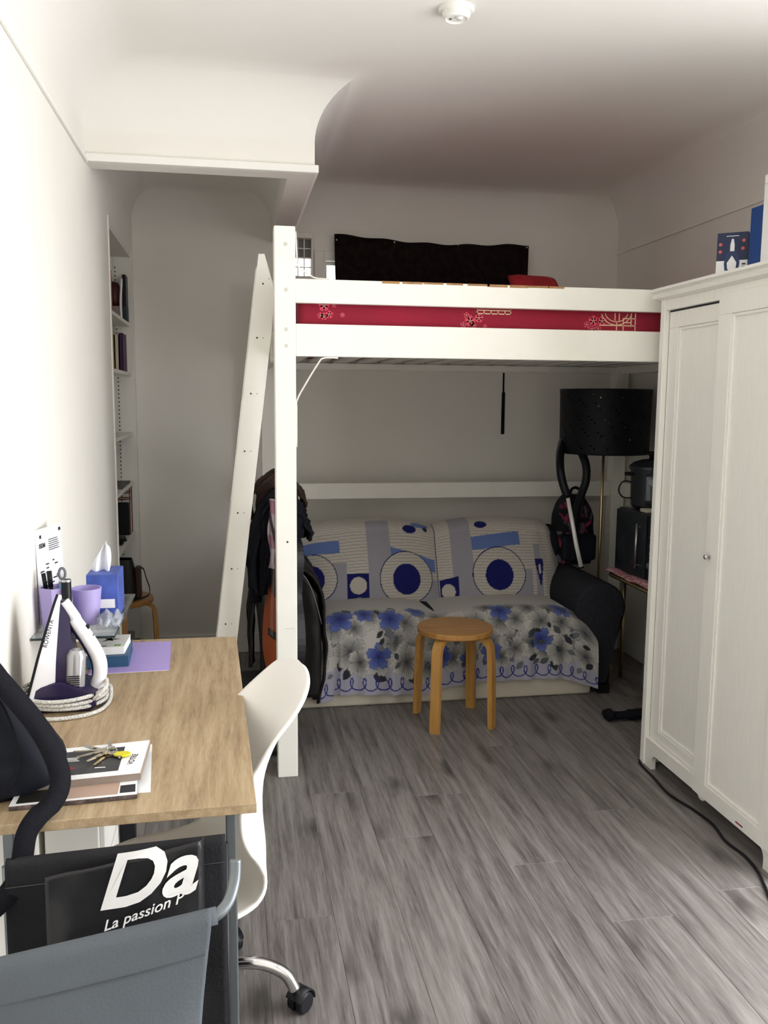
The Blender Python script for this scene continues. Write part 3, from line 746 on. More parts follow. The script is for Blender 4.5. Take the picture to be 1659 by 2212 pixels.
ell(1.00, .895, .05, .02, lb); ell(1.03, .87, .012, .02, nl)
def target(cx, cz, R_):
    mask = ((X-cx)/R_)**2+((Zp-cz)/(R_*1.06))**2 < 1
    put(mask, cr*.96); put(mask & stripe, np.array(lin('#8a8689')))
    ring(cx, cz, R_, R_*1.06, .018, nl); ell(cx, cz-.005, R_*.53, R_*.62, nv)
target(.40, .575, .135); target(.905, .565, .145); target(1.41, .575, .145)
seam = abs(X-XS) < .0022; put(seam, nl)
paint(o, C_)

# --- floral throw over the seat
NU, NV = 420, 240
u0, u1 = .385, 1.80
def seatf(u, v):
    x = u0+(u1-u0)*u
    b = max(bump2(x, .36, 1.00), bump2(x, 1.00, 1.72))
    top = .425+.035*b+.006*nz(x*8, v*3)
    drop_end = 0.0
    hem = .068+.010*math.sin(x*5)
    if x > .98: hem = .075+.030*min(1, (x-.98)/.2)
    if x > 1.60: hem = .105-.055*((x-1.60)/.2)
    if x < .47: hem = .045
    if v < .40:
        k = v/.40; y = 4.50-.40*k; z = top-.012*(1-k)
    elif v < .55:
        k = (v-.40)/.15*math.pi/2; y = 4.10-.095*math.sin(k); z = top-.07*(1-math.cos(k))
    else:
        k = (v-.55)/.45; y = 4.005-.008*k; z = top-.07+(hem-top+.07)*k
    wv = .008*math.sin(x*38+2*math.sin(x*9))+.004*math.sin(x*90)
    if v > .45: y += wv*min(1, (v-.45)/.25)
    if x > 1.66 :                      # falls away beside the arm
        k = (x-1.66)/.14; z -= .13*k*k*max(0.0, 1-max(0.0, v-.35)*1.5); y -= .012*k
    if x < .50 and v > .5:             # bunched folds at the left corner
        y -= .022*math.sin((x-.385)/.115*math.pi*2.0)*min(1, (v-.5)/.2)
    if v > .52: y = min(y, 4.016)
    return (x, y, z)
thr2 = thing('floral_throw', 'white throw with grey and blue hibiscus print over the sofa seat', 'throw', (1.08, 4.2, .05))
o = obj('cloth', grid(nb(), seatf, NU, NV), Mt['cloth_print'], thr2, smooth=True)
idx = np.arange((NU+1)*(NV+1)); U_ = (idx//(NV+1))/NU; V_ = (idx % (NV+1))/NV
X = u0+(u1-u0)*U_; Sg = np.where(V_ < .4, .40+(.4-V_)*1.0, np.where(V_ < .55, .28+(.55-V_)*.8, (1-V_)/.45*.28))  # distance up from the hem
rs = np.random.RandomState(4)
gnd = np.array(lin('#b0adb8')); wh = np.array(lin('#bbb8b4'))
C_ = np.where((Sg < .12)[:, None], np.array(lin('#a3a2b1')), wh*np.ones((len(X), 3)))
def leaf(cx, cy, L_, a, col):
    global C_
    dx, dy = X-cx, Sg-cy; p = dx*math.cos(a)+dy*math.sin(a); q = -dx*math.sin(a)+dy*math.cos(a)
    m = (p > 0) & (p < L_) & (abs(q) < .28*L_*np.sin(np.clip(p/L_, 0, 1)*math.pi))
    vein = .75+.5*(abs(np.sin(p*260+abs(q)*300)) > .5)
    C_ = np.where(m[:, None], col*vein[:, None], C_)
def hib(cx, cy, R_, rot, base, tip):
    global C_
    dx, dy = X-cx, Sg-cy; r = np.hypot(dx, dy); th = np.arctan2(dy, dx)+rot
    edge = R_*(.50+.50*np.abs(np.cos(2.5*th))**.5)*(1+.05*np.sin(th*17))
    m = r < edge; k = np.clip(r/R_, 0, 1)[:, None]
    col = base*(1-k)+tip*k
    line = (np.abs(np.sin(th*14+np.sin(r*90)*.4)) > .93)[:, None]; col = np.where(line, col*.78, col)
    gap = (np.abs(np.cos(2.5*th)) < .13)[:, None]; col = np.where(gap, col*.5, col)
    rim = (r > edge*.94)[:, None]; col = np.where(rim, col*.66, col)
    C_ = np.where(m[:, None], col, C_)
lc = [np.array(lin(h)) for h in ('#3c4046', '#4d5256', '#2d2f36', '#676b70')]
for k in range(95):
    leaf(rs.uniform(.38, 1.8), rs.uniform(.09, .40), rs.uniform(.05, .085), rs.uniform(0, 6.28), lc[rs.randint(4)])
g0, g1 = np.array(lin('#3e4045')), np.array(lin('#c4c2bd')); b0, b1 = np.array(lin('#1f2a70')), np.array(lin('#6172b2'))
xs = np.arange(.42, 1.82, .115)
for row, (yy, dxx) in enumerate(((.37, .0), (.29, .055), (.21, .0), (.135, .05))):
    for x in xs:
        if rs.rand() < .10: continue
        hib(x+dxx+rs.uniform(-.025, .025), yy+rs.uniform(-.025, .025), rs.uniform(.062, .088), rs.uniform(0, 6.3), g0*rs.uniform(.9, 1.2), g1)
for x, y, r in ((.50, .345, .07), (.62, .37, .05), (.745, .335, .065), (.685, .165, .062), (1.02, .30, .06), (1.00, .16, .055), (1.30, .36, .06), (1.245, .15, .055), (1.50, .20, .062), (1.62, .38, .06), (1.13, .13, .045), (.88, .40, .05)):
    hib(x, y, r, rs.uniform(0, 6), b0, b1)
for k in range(46):
    leaf(rs.uniform(.38, 1.8), rs.uniform(.08, .36), rs.uniform(.035, .06), rs.uniform(0, 6.28), lc[rs.randint(4)])
nvy = np.array(lin('#1f2a78'))
for k in range(24):
    cx = .40+k*.062; d = np.sqrt(((X-cx)/.038)**2+((Sg-.055)/.036)**2); m = (abs(d-1) < .075) & (Sg < .075+.0*X)
    C_ = np.where(m[:, None], nvy, C_)
paint(o, C_)

# black jacket over the left arm of the sofa
def jf(u, v):
    a = -math.pi*.18+math.pi*1.15*u; cx, cz, R_ = .25, .50, .155
    if u < .45: k = 1-u/.45; x = cx+R_*(1-.05*k)-.004; z = cz-.02-(cz-.075)*k; x += .03*math.sin(k*math.pi)*.5-.05*max(0, k-.75)
    elif u < .75: k = (u-.45)/.3; x = cx+R_*math.cos(k*math.pi); z = cz+R_*1.35*math.sin(k*math.pi)**.8
    else: k = (u-.75)/.25; x = cx-R_-.004; z = cz-.25*k
    y = 3.955+.50*v; 
    f = .012*nz(u*9, v*8, 7)+.008*math.sin(v*26+u*4)
    return (x+f, y+.016*nz(u*5, v*3, 2), z+f*.6)
jk = thing('leather_jacket', 'black jacket thrown over the left sofa arm', 'jacket', (.25, 4.2, .05))
m_lj = mat('black_leather', (.012, .010, .010), .5, noise_scale=5, noise_amt=.3, bump=.25, bump_scale=18, spec=.3)
obj('body', grid(nb(), jf, 44, 30, .012), m_lj, jk, smooth=True)
obj('front_fall', grid(nb(), lambda u, v: (.110+.285*u+.010*math.sin(v*4), 3.945-.006*math.sin(u*16)-.006*nz(u*5, v*6), .09+(.49+.13*math.sin(u*math.pi))*v), 24, 30, .010), m_lj, jk, smooth=True)
obj('zip', T(smoothpts([(.30, 3.946, .70), (.345, 3.944, .64), (.38, 3.944, .54), (.405, 3.95, .44)], 5), .0025, 6), mat('dull_zip', (.25, .25, .26), .5, metal=.6), jk, smooth=True)

# ================================================================== round stools
def stool(cx, cy, rot, label, group):
    t = thing('round_stool', label, 'stool', (cx, cy, 0), group)
    obj('seat', lathe(nb(), [(0, .424), (.171, .424), (.175, .428), (.175, .446), (.171, .45), (0, .45)], cx, cy, 48), Mt['beech'], t, smooth=True, auto=40)
    for k in range(4):
        a = rot+k*math.pi/2; d = Vector((math.cos(a), math.sin(a), 0)); s = Vector((-d.y, d.x, 0))
        # bent ply leg: runs in under the seat, curves down
        path = [(.085, .4125), (.125, .4125)] + [(.125+.055*math.sin(q), .4125-.055*(1-math.cos(q))) for q in np.linspace(.15, math.pi/2, 8)] + [(.184, .30), (.193, 0.0)]
        bm = nb(); th = .0115; w = .022; rings = []
        for i, (r_, z_) in enumerate(path):
            p0 = Vector(path[max(0, i-1)]); p1 = Vector(path[min(len(path)-1, i+1)]); tg = (p1-p0).normalized(); nn = Vector((-tg.y, tg.x))
            rings.append([bm.verts.new(Vector((cx, cy, 0)) + d*(r_+nn.x*th*e) + s*w*f + Vector((0, 0, z_+nn.y*th*e if i < len(path)-1 else 0))) for e, f in ((1, -1), (1, 1), (-1, 1), (-1, -1))])
        for A, Bq in zip(rings, rings[1:]):
            for j in range(4): bm.faces.new((A[j], A[(j+1) % 4], Bq[(j+1) % 4], Bq[j]))
        bm.faces.new(rings[0]); bm.faces.new(rings[-1][::-1])
        obj('leg', bm, Mt['birchleg'], t, smooth=True, auto=35)
    return t
stool(1.005, 3.79, math.radians(-130), 'round birch stool with four bent legs standing in front of the sofa', 'bent-leg stools')
stool(-.585+.0, 4.60, math.radians(12), 'round birch stool in front of the bookcase, half hidden behind the desk', 'bent-leg stools')
# ================================================================== right corner under the bed
# floor lamp
LX, LY = 1.992, 4.45
t = thing('floor_lamp', 'floor lamp with black perforated drum shade on a thin brass pole', 'lamp', (LX, LY, 0))
bm = nb(); R0, R1, zb, zt = .236, .242, 1.205, 1.542; nr = 44; nzv = 20
# perforated drum: wall panels with small slots left open
rows = []
for j in range(nzv*2+1):
    z = zb+(zt-zb)*j/(nzv*2); rr = R0+(R1-R0)*j/(nzv*2); rows.append([bm.verts.new((LX+rr*math.cos(2*math.pi*i/(nr*4)), LY+rr*math.sin(2*math.pi*i/(nr*4)), z)) for i in range(nr*4)])
for j in range(nzv*2):
    for i in range(nr*4):
        if j % 2 == 1 and (i+2*((j//2) % 2)) % 4 == 0 and 1 < j < nzv*2-2 and (i*7+j*13) % 11 < 3: continue
        bm.faces.new((rows[j][i], rows[j][(i+1) % (nr*4)], rows[j+1][(i+1) % (nr*4)], rows[j+1][i]))
sh = obj('shade', bm, mat('black_perforated_metal', (.006, .007, .010), .5, spec=.2), t, smooth=True, recalc=False)
obj('rim', T([(LX+R1*math.cos(a), LY+R1*math.sin(a), zt) for a in np.linspace(0, 2*math.pi, 48, endpoint=False)], .004, 6, closed=True), Mt['black'], sh)
obj('rim', T([(LX+R0*math.cos(a), LY+R0*math.sin(a), zb) for a in np.linspace(0, 2*math.pi, 48, endpoint=False)], .004, 6, closed=True), Mt['black'], sh)
for a in (0, 2.09, 4.19): obj('spoke', T([(LX, LY, 1.50), (LX+R1*math.cos(a), LY+R1*math.sin(a), 1.50)], .003, 6), Mt['brass'], sh)
obj('bulb', lathe(nb(), [(0, 1.32), (.02, 1.325), (.032, 1.35), (.03, 1.38), (.014, 1.41), (.014, 1.44), (0, 1.44)], LX, LY, 16), Mt['trim'], t, smooth=True)
obj('pole', T([(LX, LY, .02), (LX, LY, 1.505)], .0075, 12), Mt['brass'], t, smooth=True)
obj('base', lathe(nb(), [(0, 0), (.10, 0), (.10, .012), (.02, .022), (0, .022)], LX, LY, 32), Mt['brass'], t, smooth=True, auto=40)

# vacuum cleaner: hose loop, silver wand, floor head
t = thing('vacuum_cleaner', 'black vacuum cleaner hose looped below the lamp shade with a silver wand', 'vacuum cleaner', (1.83, 4.2, .0))
hp = smoothpts([(1.745, 4.33, .985), (1.722, 4.34, 1.05), (1.712, 4.36, 1.13), (1.735, 4.42, 1.22), (1.79, 4.50, 1.275), (1.85, 4.48, 1.24), (1.878, 4.42, 1.15), (1.876, 4.40, 1.06), (1.858, 4.42, .97), (1.85, 4.46, .85), (1.86, 4.50, .6)], 10)
bm = nb(); tube(bm, hp, [.0212+.0016*(i % 2) for i in range(len(hp))], 12)
obj('hose', bm, Mt['black'], t, smooth=True)
wd = T([(1.745, 4.33, .99), (1.80, 4.315, .72), (1.826, 4.30, .60)], [.010, .0115, .012], 12)
w = obj('wand', wd, mat('bright_silver', (.88, .88, .86), .3, metal=.15), t, smooth=True)
obj('wand_grip', T([(1.738, 4.332, 1.02), (1.747, 4.329, .975)], .0155, 12), Mt['black'], w, smooth=True)
obj('wand_collar', T([(1.8245, 4.3008, .608), (1.8262, 4.3, .60)], .0135, 12), Mt['black'], w)
simple('floor_nozzle', 'black vacuum floor nozzle lying on the floor beside the wardrobe', 'nozzle',
       join(T(smoothpts([(1.70, 3.655, .030), (1.725, 3.66, .034), (1.76, 3.662, .026), (1.83, 3.655, .030), (1.90, 3.645, .036), (1.99, 3.63, .05)], 5), [.020]+[.029]*5+[.020]*8+[.026]*12, 12, flat=(1.25, .9))), Mt['blackcloth'], smooth=True)

# backpack with pink print
t = thing('floral_backpack', 'black backpack with pink flower print standing on the right sofa arm behind the lamp pole', 'backpack', (1.90, 4.62, .577))
def bp(u, v):
    th = u*2*math.pi; k = v
    w = .135*(1-max(0, k-.62)**2*3.2)*(.90+.1*math.sin(k*math.pi)); d = .10*(1-max(0, k-.6)**2*3)
    x = 1.895+w*.82*math.copysign(abs(math.cos(th))**.6, math.cos(th)); y = 4.62+d*math.copysign(abs(math.sin(th))**.6, math.sin(th))
    return (x+.008*nz(u*8, k*5), y+.008*nz(u*8, k*5, 3), .577+.38*k)
bm = grid(nb(), bp, 80, 90); bmesh.ops.remove_doubles(bm, verts=bm.verts[:], dist=1e-5)
b_ = max(bm.verts, key=lambda v: v.co.z)
bmesh.ops.holes_fill(bm, edges=[e for e in bm.edges if e.is_boundary], sides=200)
o = obj('bag', bm, vmat('printed_nylon', .8, 0), t, smooth=True)
wc = world_co(o); cols = np.tile(np.array(lin('#0c0c14')), (len(wc), 1)); rs = np.random.RandomState(11)
for k in range(60):
    cx, cz = rs.uniform(1.78, 2.02), rs.uniform(.60, .94); a = rs.uniform(.6, 2.2); dx, dz = wc[:, 0]-cx, wc[:, 2]-cz
    p = dx*math.cos(a)+dz*math.sin(a); q = -dx*math.sin(a)+dz*math.cos(a); m = ((p/rs.uniform(.015, .035))**2+(q/rs.uniform(.005, .011))**2 < 1) & (wc[:, 1] < 4.60)
    c_ = lin(['#7a2348', '#5b1d38', '#8d2f4f', '#5a5560'][rs.randint(4)]); cols[m] = c_
paint(o, cols)
obj('front_pocket', xform(B(-.10, .10, -.022, .022, .0, .15, .02, 3), Matrix.Translation((1.895, 4.512, .60))), Mt['navycloth'], t, smooth=True)
obj('grab_handle', T(smoothpts([(1.87, 4.60, .945), (1.875, 4.60, .985), (1.90, 4.60, 1.0), (1.925, 4.60, .985), (1.93, 4.60, .945)], 5), .008, 8), Mt['blackcloth'], t, smooth=True)
simple('black_holdall', 'black holdall slumped on the sofa arm left of the flowered backpack', 'bag', grid(nb(), lambda u, v: (1.772+.060*math.cos(u*6.283)*math.sin(v*2.9+.12)**.5+.006*nz(u*6, v*6), 4.66+.12*math.sin(u*6.283)*math.sin(v*2.9+.12)**.5, .577+.205*v), 28, 14), Mt['navycloth'], smooth=True)

# console with microwave and cooker
t = thing('console_table', 'olive console with rounded end and brass rim against the right wall', 'table', (2.13, 4.0, 0))
CZ = .578
edge = [(2.285, 3.70), (2.02, 3.70)] + [(2.02+.055*math.cos(q), 3.755+.055*math.sin(q)) for q in np.linspace(-math.pi/2, -math.pi, 6)][1:] + [(1.965+.0, 4.22)] + [(2.075+.11*math.cos(q), 4.23+.11*math.sin(q)) for q in np.linspace(math.pi, math.pi/2, 8)] + [(2.285, 4.34)]
obj('top', prism(nb(), edge, CZ-.016, CZ), mat('olive_woven', '#4a4128', .8, noise_scale=60, noise_amt=.3), t)
obj('rim', T([(a, b, CZ-.008) for a, b in edge], .0065, 8), Mt['brass'], t, smooth=True)
for x, y in ((2.03, 3.76), (2.26, 3.74), (2.06, 4.27), (2.26, 4.30)): obj('leg', T([(x, y, 0), (x, y, CZ-.016)], .010, 10), Mt['brass'], t, smooth=True)
m_mw = mat('black_enamel', (.018, .024, .030), .35)
MX = 2.035
t = thing('microwave', 'black microwave oven with a steel bar handle on the olive console', 'microwave', (2.15, 4.06, CZ))
obj('body', B(MX, 2.285, 3.80, 4.325, CZ+.01, .925, .008), m_mw, t)
d = obj('door', B(MX-.014, MX, 3.985, 4.318, CZ+.018, .917, .004), m_mw, t)
obj('window', B(MX-.0155, MX-.013, 4.10, 4.285, .65, .86, .001), mat('dark_door_glass', (.03, .035, .04), .12), d)
hd = obj('handle', T([(MX-.032, 4.045, .645), (MX-.032, 4.04, .872)], .0062, 10), Mt['steel'], d, smooth=True)
for z in (.66, .857): obj('handle_mount', T([(MX-.032, 4.043, z), (MX-.012, 4.043, z)], .0045, 8), Mt['steel'], hd)
for k, z in enumerate((.815, .775, .735)): obj('button', B(MX-.004, MX, 3.915, 3.955, z-.004, z+.004, .001), Mt['steel'], t)
obj('dial', lathe(nb(), [(0, MX-.016), (.014, MX-.016), (.017, MX), (0, MX)], 0, 3.945, 18, 'x', .675), Mt['steel'], t, smooth=True, auto=40)
for x in (2.06, 2.26):
    for y in (3.82, 4.30): obj('foot', B(x-.01, x+.01, y-.01, y+.01, CZ, CZ+.011), Mt['black'], t)
t = thing('pressure_cooker', 'black electric cooker with a domed lid standing on the microwave', 'cooker', (2.15, 4.22, .925))
m_ck = mat('cooker_black', (.020, .025, .032), .28)
KX, KY = 2.155, 4.215
obj('pot', lathe(nb(), [(0, .932), (.085, .932), (.098, .945), (.104, 1.12), (.106, 1.132), (0, 1.132)], KX, KY, 40), m_ck, t, smooth=True, auto=40)
l = obj('lid', lathe(nb(), [(0, 1.133), (.112, 1.133), (.112, 1.148), (.09, 1.168), (.05, 1.182), (0, 1.186)], KX, KY, 40), m_ck, t, smooth=True, auto=40)
obj('lid_knob', lathe(nb(), [(0, 1.18), (.014, 1.18), (.012, 1.20), (.028, 1.212), (.024, 1.224), (0, 1.226)], KX, KY, 20), Mt['black'], l, smooth=True)
obj('steam_tab', B(KX-.14, KX-.10, KY-.02, KY+.02, 1.10, 1.118, .005), Mt['black'], t)
obj('control_panel', grid(nb(), lambda u, v: (KX+.1055*math.cos(-2.3+.7*u), KY+.1055*math.sin(-2.3+.7*u), .955+.16*v), 10, 6, .003), mat('steel_panel', (.10, .11, .12), .3, metal=.6), t, smooth=True)
obj('display', grid(nb(), lambda u, v: (KX+.1072*math.cos(-2.15+.42*u), KY+.1072*math.sin(-2.15+.42*u), 1.05+.04*v), 8, 3, .002), mat('grey_display', (.30, .34, .36), .2), t, smooth=True)
for k in range(4): obj('foot', B(KX+.06*math.cos(k*1.57+.78)-.008, KX+.06*math.cos(k*1.57+.78)+.008, KY+.06*math.sin(k*1.57+.78)-.008, KY+.06*math.sin(k*1.57+.78)+.008, .925, .934), Mt['black'], t)
simple('power_cable', 'black power cable looping out from the cooker on the microwave', 'cable', T(smoothpts([(KX-.10, KY, 1.065), (KX-.135, KY+.02, 1.07), (KX-.16, KY+.02, 1.05), (KX-.165, KY+.02, 1.015), (KX-.14, KY+.02, .985), (KX-.10, KY, .983)], 6), .004, 7), Mt['black'], smooth=True)
simple('folded_cloth', 'cream folded cloth lying on top of the microwave beside the cooker', 'cloth', B(2.042, 2.10, 4.03, 4.10, .926, .945, .006, 2), Mt['cream'], smooth=True)
def tw(u, v):
    y = 4.315-.50*u+.02*v; x = 1.962+.066*v+.02*u
    return (x, y, CZ+.010+.010*abs(math.sin(u*6+v))+.006*nz(u*5, v*5)-.03*max(0, .35-v)*(.4+u))
bm = grid(nb(), tw, 50, 14, .003)
o = tag(obj('pink_towel', bm, Mt['cloth_print'], smooth=True), 'pink and white mottled towel lying along the front of the olive console', 'towel')
wc = world_co(o); nn_ = np.array([nz(p[0]*60, p[1]*60) for p in wc]); paint(o, np.where((nn_ > .08)[:, None], np.array(lin('#d9b3b8')), np.array(lin('#c4707f'))))
simple('grey_bundle', 'pale grey folded bundle on the floor under the olive console', 'cloth', B(2.05, 2.24, 3.80, 4.05, 0, .18, .05, 4), mat('grey_felt', '#6d6f70', .95, noise_scale=6, noise_amt=.2), smooth=True)
# black strap on the back wall
simple('black_strap', 'black strap hanging straight down the wall above the sofa', 'strap', join(B(1.598, 1.618, YB-.012, YB-.002, 1.28, 1.53, .004), B(1.602, 1.612, YB-.010, YB-.002, 1.52, 1.66, .003)), Mt['blackcloth'])

# ================================================================== wardrobe
WX, WY0, WY1, WZ = 1.665, 2.285, 3.215, 1.912
t = thing('wardrobe', 'white wood wardrobe with two panelled sliding doors and arched plinth', 'wardrobe', (1.97, 2.75, 0))
m_w = Mt['ward']
WB_ = 2.26
obj('side_panel', B(WX+.004, WB_, WY1-.022, WY1, 0, 1.87, .002), m_w, t); obj('side_panel', B(WX+.004, WB_, WY0, WY0+.022, 0, 1.87, .002), m_w, t)
obj('back_panel', B(WB_, WB_+.012, WY0, WY1, .05, 1.87), m_w, t); obj('floor_panel', B(WX+.05, WB_, WY0+.022, WY1-.022, .075, .095), m_w, t)
# front edge strips, frieze and plinth
obj('front_stile', B(WX-.012, WX+.012, WY1-.030, WY1+.002, 0, 1.87, .003), m_w, t); obj('front_stile', B(WX-.012, WX+.012, WY0-.002, WY0+.030, 0, 1.87, .003), m_w, t)
obj('frieze', B(WX-.006, WX+.014, WY0+.03, WY1-.03, 1.829, 1.87, .002), m_w, t)
cn = prism(nb(), [(WX-.012, 1.868), (WX-.030, 1.876), (WX-.034, 1.886), (WX-.026, 1.894), (WX-.044, 1.902), (WX-.044, 1.912), (WB_+.01, 1.912), (WB_+.01, 1.868)], WY0-.03, WY1+.035, 'y')
obj('cornice', cn, m_w, t)
def plinth():
    a, b = WY0+.03, WY1-.03; mid = (a+b)/2; pts = [(a, 0), (a+.055, 0)]
    pts += [(a+.055+.0, .03)] + [(a+.055+.03*(1-math.cos(q)), .03+.035*math.sin(q)) for q in np.linspace(.2, math.pi/2, 6)]
    pts += [(mid-.03, .065), (mid-.012, .052), (mid, .050), (mid+.012, .052), (mid+.03, .065)]
    pts += [(b-.055-.03*(1-math.cos(q)), .03+.035*math.sin(q)) for q in np.linspace(math.pi/2, .2, 6)] + [(b-.055, .03), (b-.055, 0), (b, 0), (b, .118), (a, .118)]
    return prism(nb(), pts, WX-.006, WX+.014, 'x')
obj('plinth', plinth(), m_w, t)
def wdoor(y0, y1, z0, z1, x, fy0, fy1, fz0, fz1, name='door'):
    bm = B(x, x+.020, y0, y1, z0, fz0, .0015); box(bm, x, x+.020, y0, y1, fz1, z1, .0015); box(bm, x, x+.020, y0, fy0, fz0, fz1, .0015); box(bm, x, x+.020, fy1, y1, fz0, fz1, .0015)
    d = obj(name, bm, m_w, t)
    obj('panel', B(x+.010, x+.016, fy0-.004, fy1+.004, fz0-.004, fz1+.004), m_w, d)
    w = .012
    bm = nb()
    for a, b_, c_, e in ((fy0, fy0+w, fz0, fz1), (fy1-w, fy1, fz0, fz1), (fy0+w, fy1-w, fz0, fz0+w), (fy0+w, fy1-w, fz1-w, fz1)):
        box(bm, x+.004, x+.011, a, b_, c_, e, .003)
    obj('moulding', bm, m_w, d); return d
d1 = wdoor(2.755, 3.183, .120, 1.822, WX+.010, 2.80, 3.115, .165, 1.762)
d2 = wdoor(2.318, 2.795, .070, 1.845, WX-.016, 2.385, 2.715, .125, 1.775)
bmk = lathe(nb(), [(0, WX-.016), (.005, WX-.016), (.0045, WX-.024), (.0095, WX-.030), (.008, WX-.036), (0, WX-.037)], 0, 2.765, 16, 'x', .942)
obj('knob', bmk, Mt['steel'], d2, smooth=True)
obj('keyhole', B(WX+.0085, WX+.0115, 2.803, 2.809, .938, .962), Mt['hole'], d1)
obj('shelf_gap', B(WX+.014, WX+.016, WY0+.03, WY1-.03, 1.822, 1.829), Mt['dark'], t)
obj('red_mark', B(WX-.0172, WX-.0160, 2.475, 2.515, .084, .089), mat('red_crayon', '#8e1c3e', .7), d2)
# things on the wardrobe
t = thing('iron_carton', 'dark blue and white carton printed with a steam iron on the wardrobe', 'box', (1.79, 2.93, WZ))
m_nb = mat('navy_carton', '#1c2748', .55); m_wc = mat('white_carton', (.80, .79, .80), .6)
cy0, cy1, cx0, cx1 = 2.86, 3.04, 1.745, 1.83
cz0, cz1 = WZ, WZ+.165
Rm = Matrix.Translation((1.762, 2.92, WZ)) @ Matrix.Rotation(math.radians(-38), 4, 'Z')
def cp(bm): return xform(bm, Rm)
obj('body', cp(B(-.052, .052, 0, .13, 0, .165, .001)), m_nb, t)
obj('label_base', cp(B(-.0522, .0522, -.0008, .0002, 0, .068)), m_wc, t)
bm = prism(nb(), [(-.022, .03), (0, .012), (.022, .03), (.026, .06), (.02, .09), (.012, .10), (.012, .125), (.004, .15), (-.004, .15), (-.012, .125), (-.012, .10), (-.02, .09), (-.026, .06)], -.0018, -.0009, 'y')
obj('iron_print', cp(bm), mat('navy_print', '#27365e', .6), t)
bm = prism(nb(), [(-.014, .04), (0, .026), (.014, .04), (.016, .06), (0, .085), (-.016, .06)], -.0024, -.0017, 'y'); prism(bm, [(-.007, .10), (.007, .10), (.007, .122), (.003, .142), (-.003, .142), (-.007, .122)], -.0024, -.0017, 'y')
obj('iron_highlight_print', cp(bm), m_wc, t)
bm = nb()
for x, z in ((-.040, .125), (-.040, .10), (.037, .135), (.035, .108)): disc(bm, (x, -.0012, z), .006, (1, 0, 0), (0, 0, 1), 12)
obj('dot_print', cp(bm), mat('coral_print', '#c45a5e', .6), t, recalc=False)
bm = nb()
for k in range(5): box(bm, .034, .046, -.0018, -.0009, .012+k*.010, .017+k*.010)
obj('text_print', cp(bm), Mt['ink'], t, kind='stuff')
bm = B(-.022, .020, -.0014, -.0006, .1515, .1535)
obj('title_print', cp(bm), Mt['white'], t)
t2 = thing('small_navy_carton', 'small dark navy carton with white side lettering behind the iron carton', 'box', (1.90, 2.82, WZ))
obj('body', B(1.84, 1.97, 2.845, 2.905, WZ, WZ+.165, .001), mat('deep_navy_card', '#141c38', .5), t2)
bm = nb()
for k in range(7): box(bm, 1.8392, 1.8402, 2.862+.004*(k % 2), 2.885-.005*(k % 3), WZ+.05+k*.014, WZ+.057+k*.014)
obj('text_print', bm, Mt['white'], t2, kind='stuff')
simple('blue_binder', 'tall royal blue box file standing on the wardrobe', 'box file', B(1.76, 1.98, 2.745, 2.815, WZ, WZ+.225, .003), mat('royal_blue', '#18407e', .5))
t = thing('white_box', 'large white box at the right edge on top of the wardrobe', 'box', (1.90, 2.60, WZ))
obj('body', B(1.755, 2.10, 2.44, 2.738, WZ, WZ+.315, .003), mat('white_card', (.80, .80, .80), .6), t)
obj('lid_line', B(1.7535, 1.756, 2.44, 2.738, WZ+.285, WZ+.287), Mt['plug'], t)
# cable on the floor along the wardrobe
simple('floor_cable', 'black power cable lying on the floor along the wardrobe plinth', 'cable', T(smoothpts([(1.70, 3.235, .005), (1.645, 3.20, .005), (1.63, 3.05, .005), (1.618, 2.90, .005), (1.645, 2.76, .005), (1.652, 2.65, .005), (1.632, 2.54, .005), (1.64, 2.44, .005), (1.625, 2.34, .005), (1.60, 2.27, .005), (1.56, 2.15, .005), (1.57, 2.0, .005)], 8), .0048, 8), Mt['black'], smooth=True)
# ================================================================== desk
DZ = .745
t = thing('desk', 'light oak desk on grey metal legs along the left wall', 'desk', (-.24, 2.1, 0))
top = [(-.500, 1.512), (.037, 1.530), (.008, 2.680), (-.500, 2.690)]
obj('top', prism(nb(), top, DZ-.019, DZ, 'z', .0015), Mt['desk'], t)
for x, y in ((-.010, 1.575), (-.398, 1.560), (-.03, 2.615), (-.44, 2.62)):
    obj('leg', B(x-.010, x+.010, y-.015, y+.015, 0, DZ-.020, .003), Mt['greymetal'], t)
obj('cross_bar', B(-.44, -.02, 2.605, 2.63, .40, .43, .003), Mt['greymetal'], t)
obj('modesty_panel', B(-.30, -.045, 2.575, 2.590, .25, DZ-.019, .002), Mt['deskdark'], t)
obj('support', B(-.345, -.300, 2.56, 2.60, .0, DZ-.019, .003), Mt['black'], t); obj('support', B(-.075, -.032, 2.545, 2.575, .0, DZ-.019, .003), Mt['black'], t)
t = thing('drawer_unit', 'white drawer unit under the desk against the left wall', 'drawers', (-.43, 2.4, 0))
obj('body', B(-.498, -.36, 2.28, 2.545, 0, .70, .004), Mt['trim'], t)
for k in range(3):
    f = obj('drawer', B(-.360, -.345, 2.285, 2.54, .03+k*.21, .225+k*.21, .003), Mt['trim'], t); obj('knob', lathe(nb(), [(0, -.345), (.008, -.345), (.010, -.33), (0, -.328)], 0, 2.41, 12, 'x', .13+k*.21), Mt['trim'], f, smooth=True)

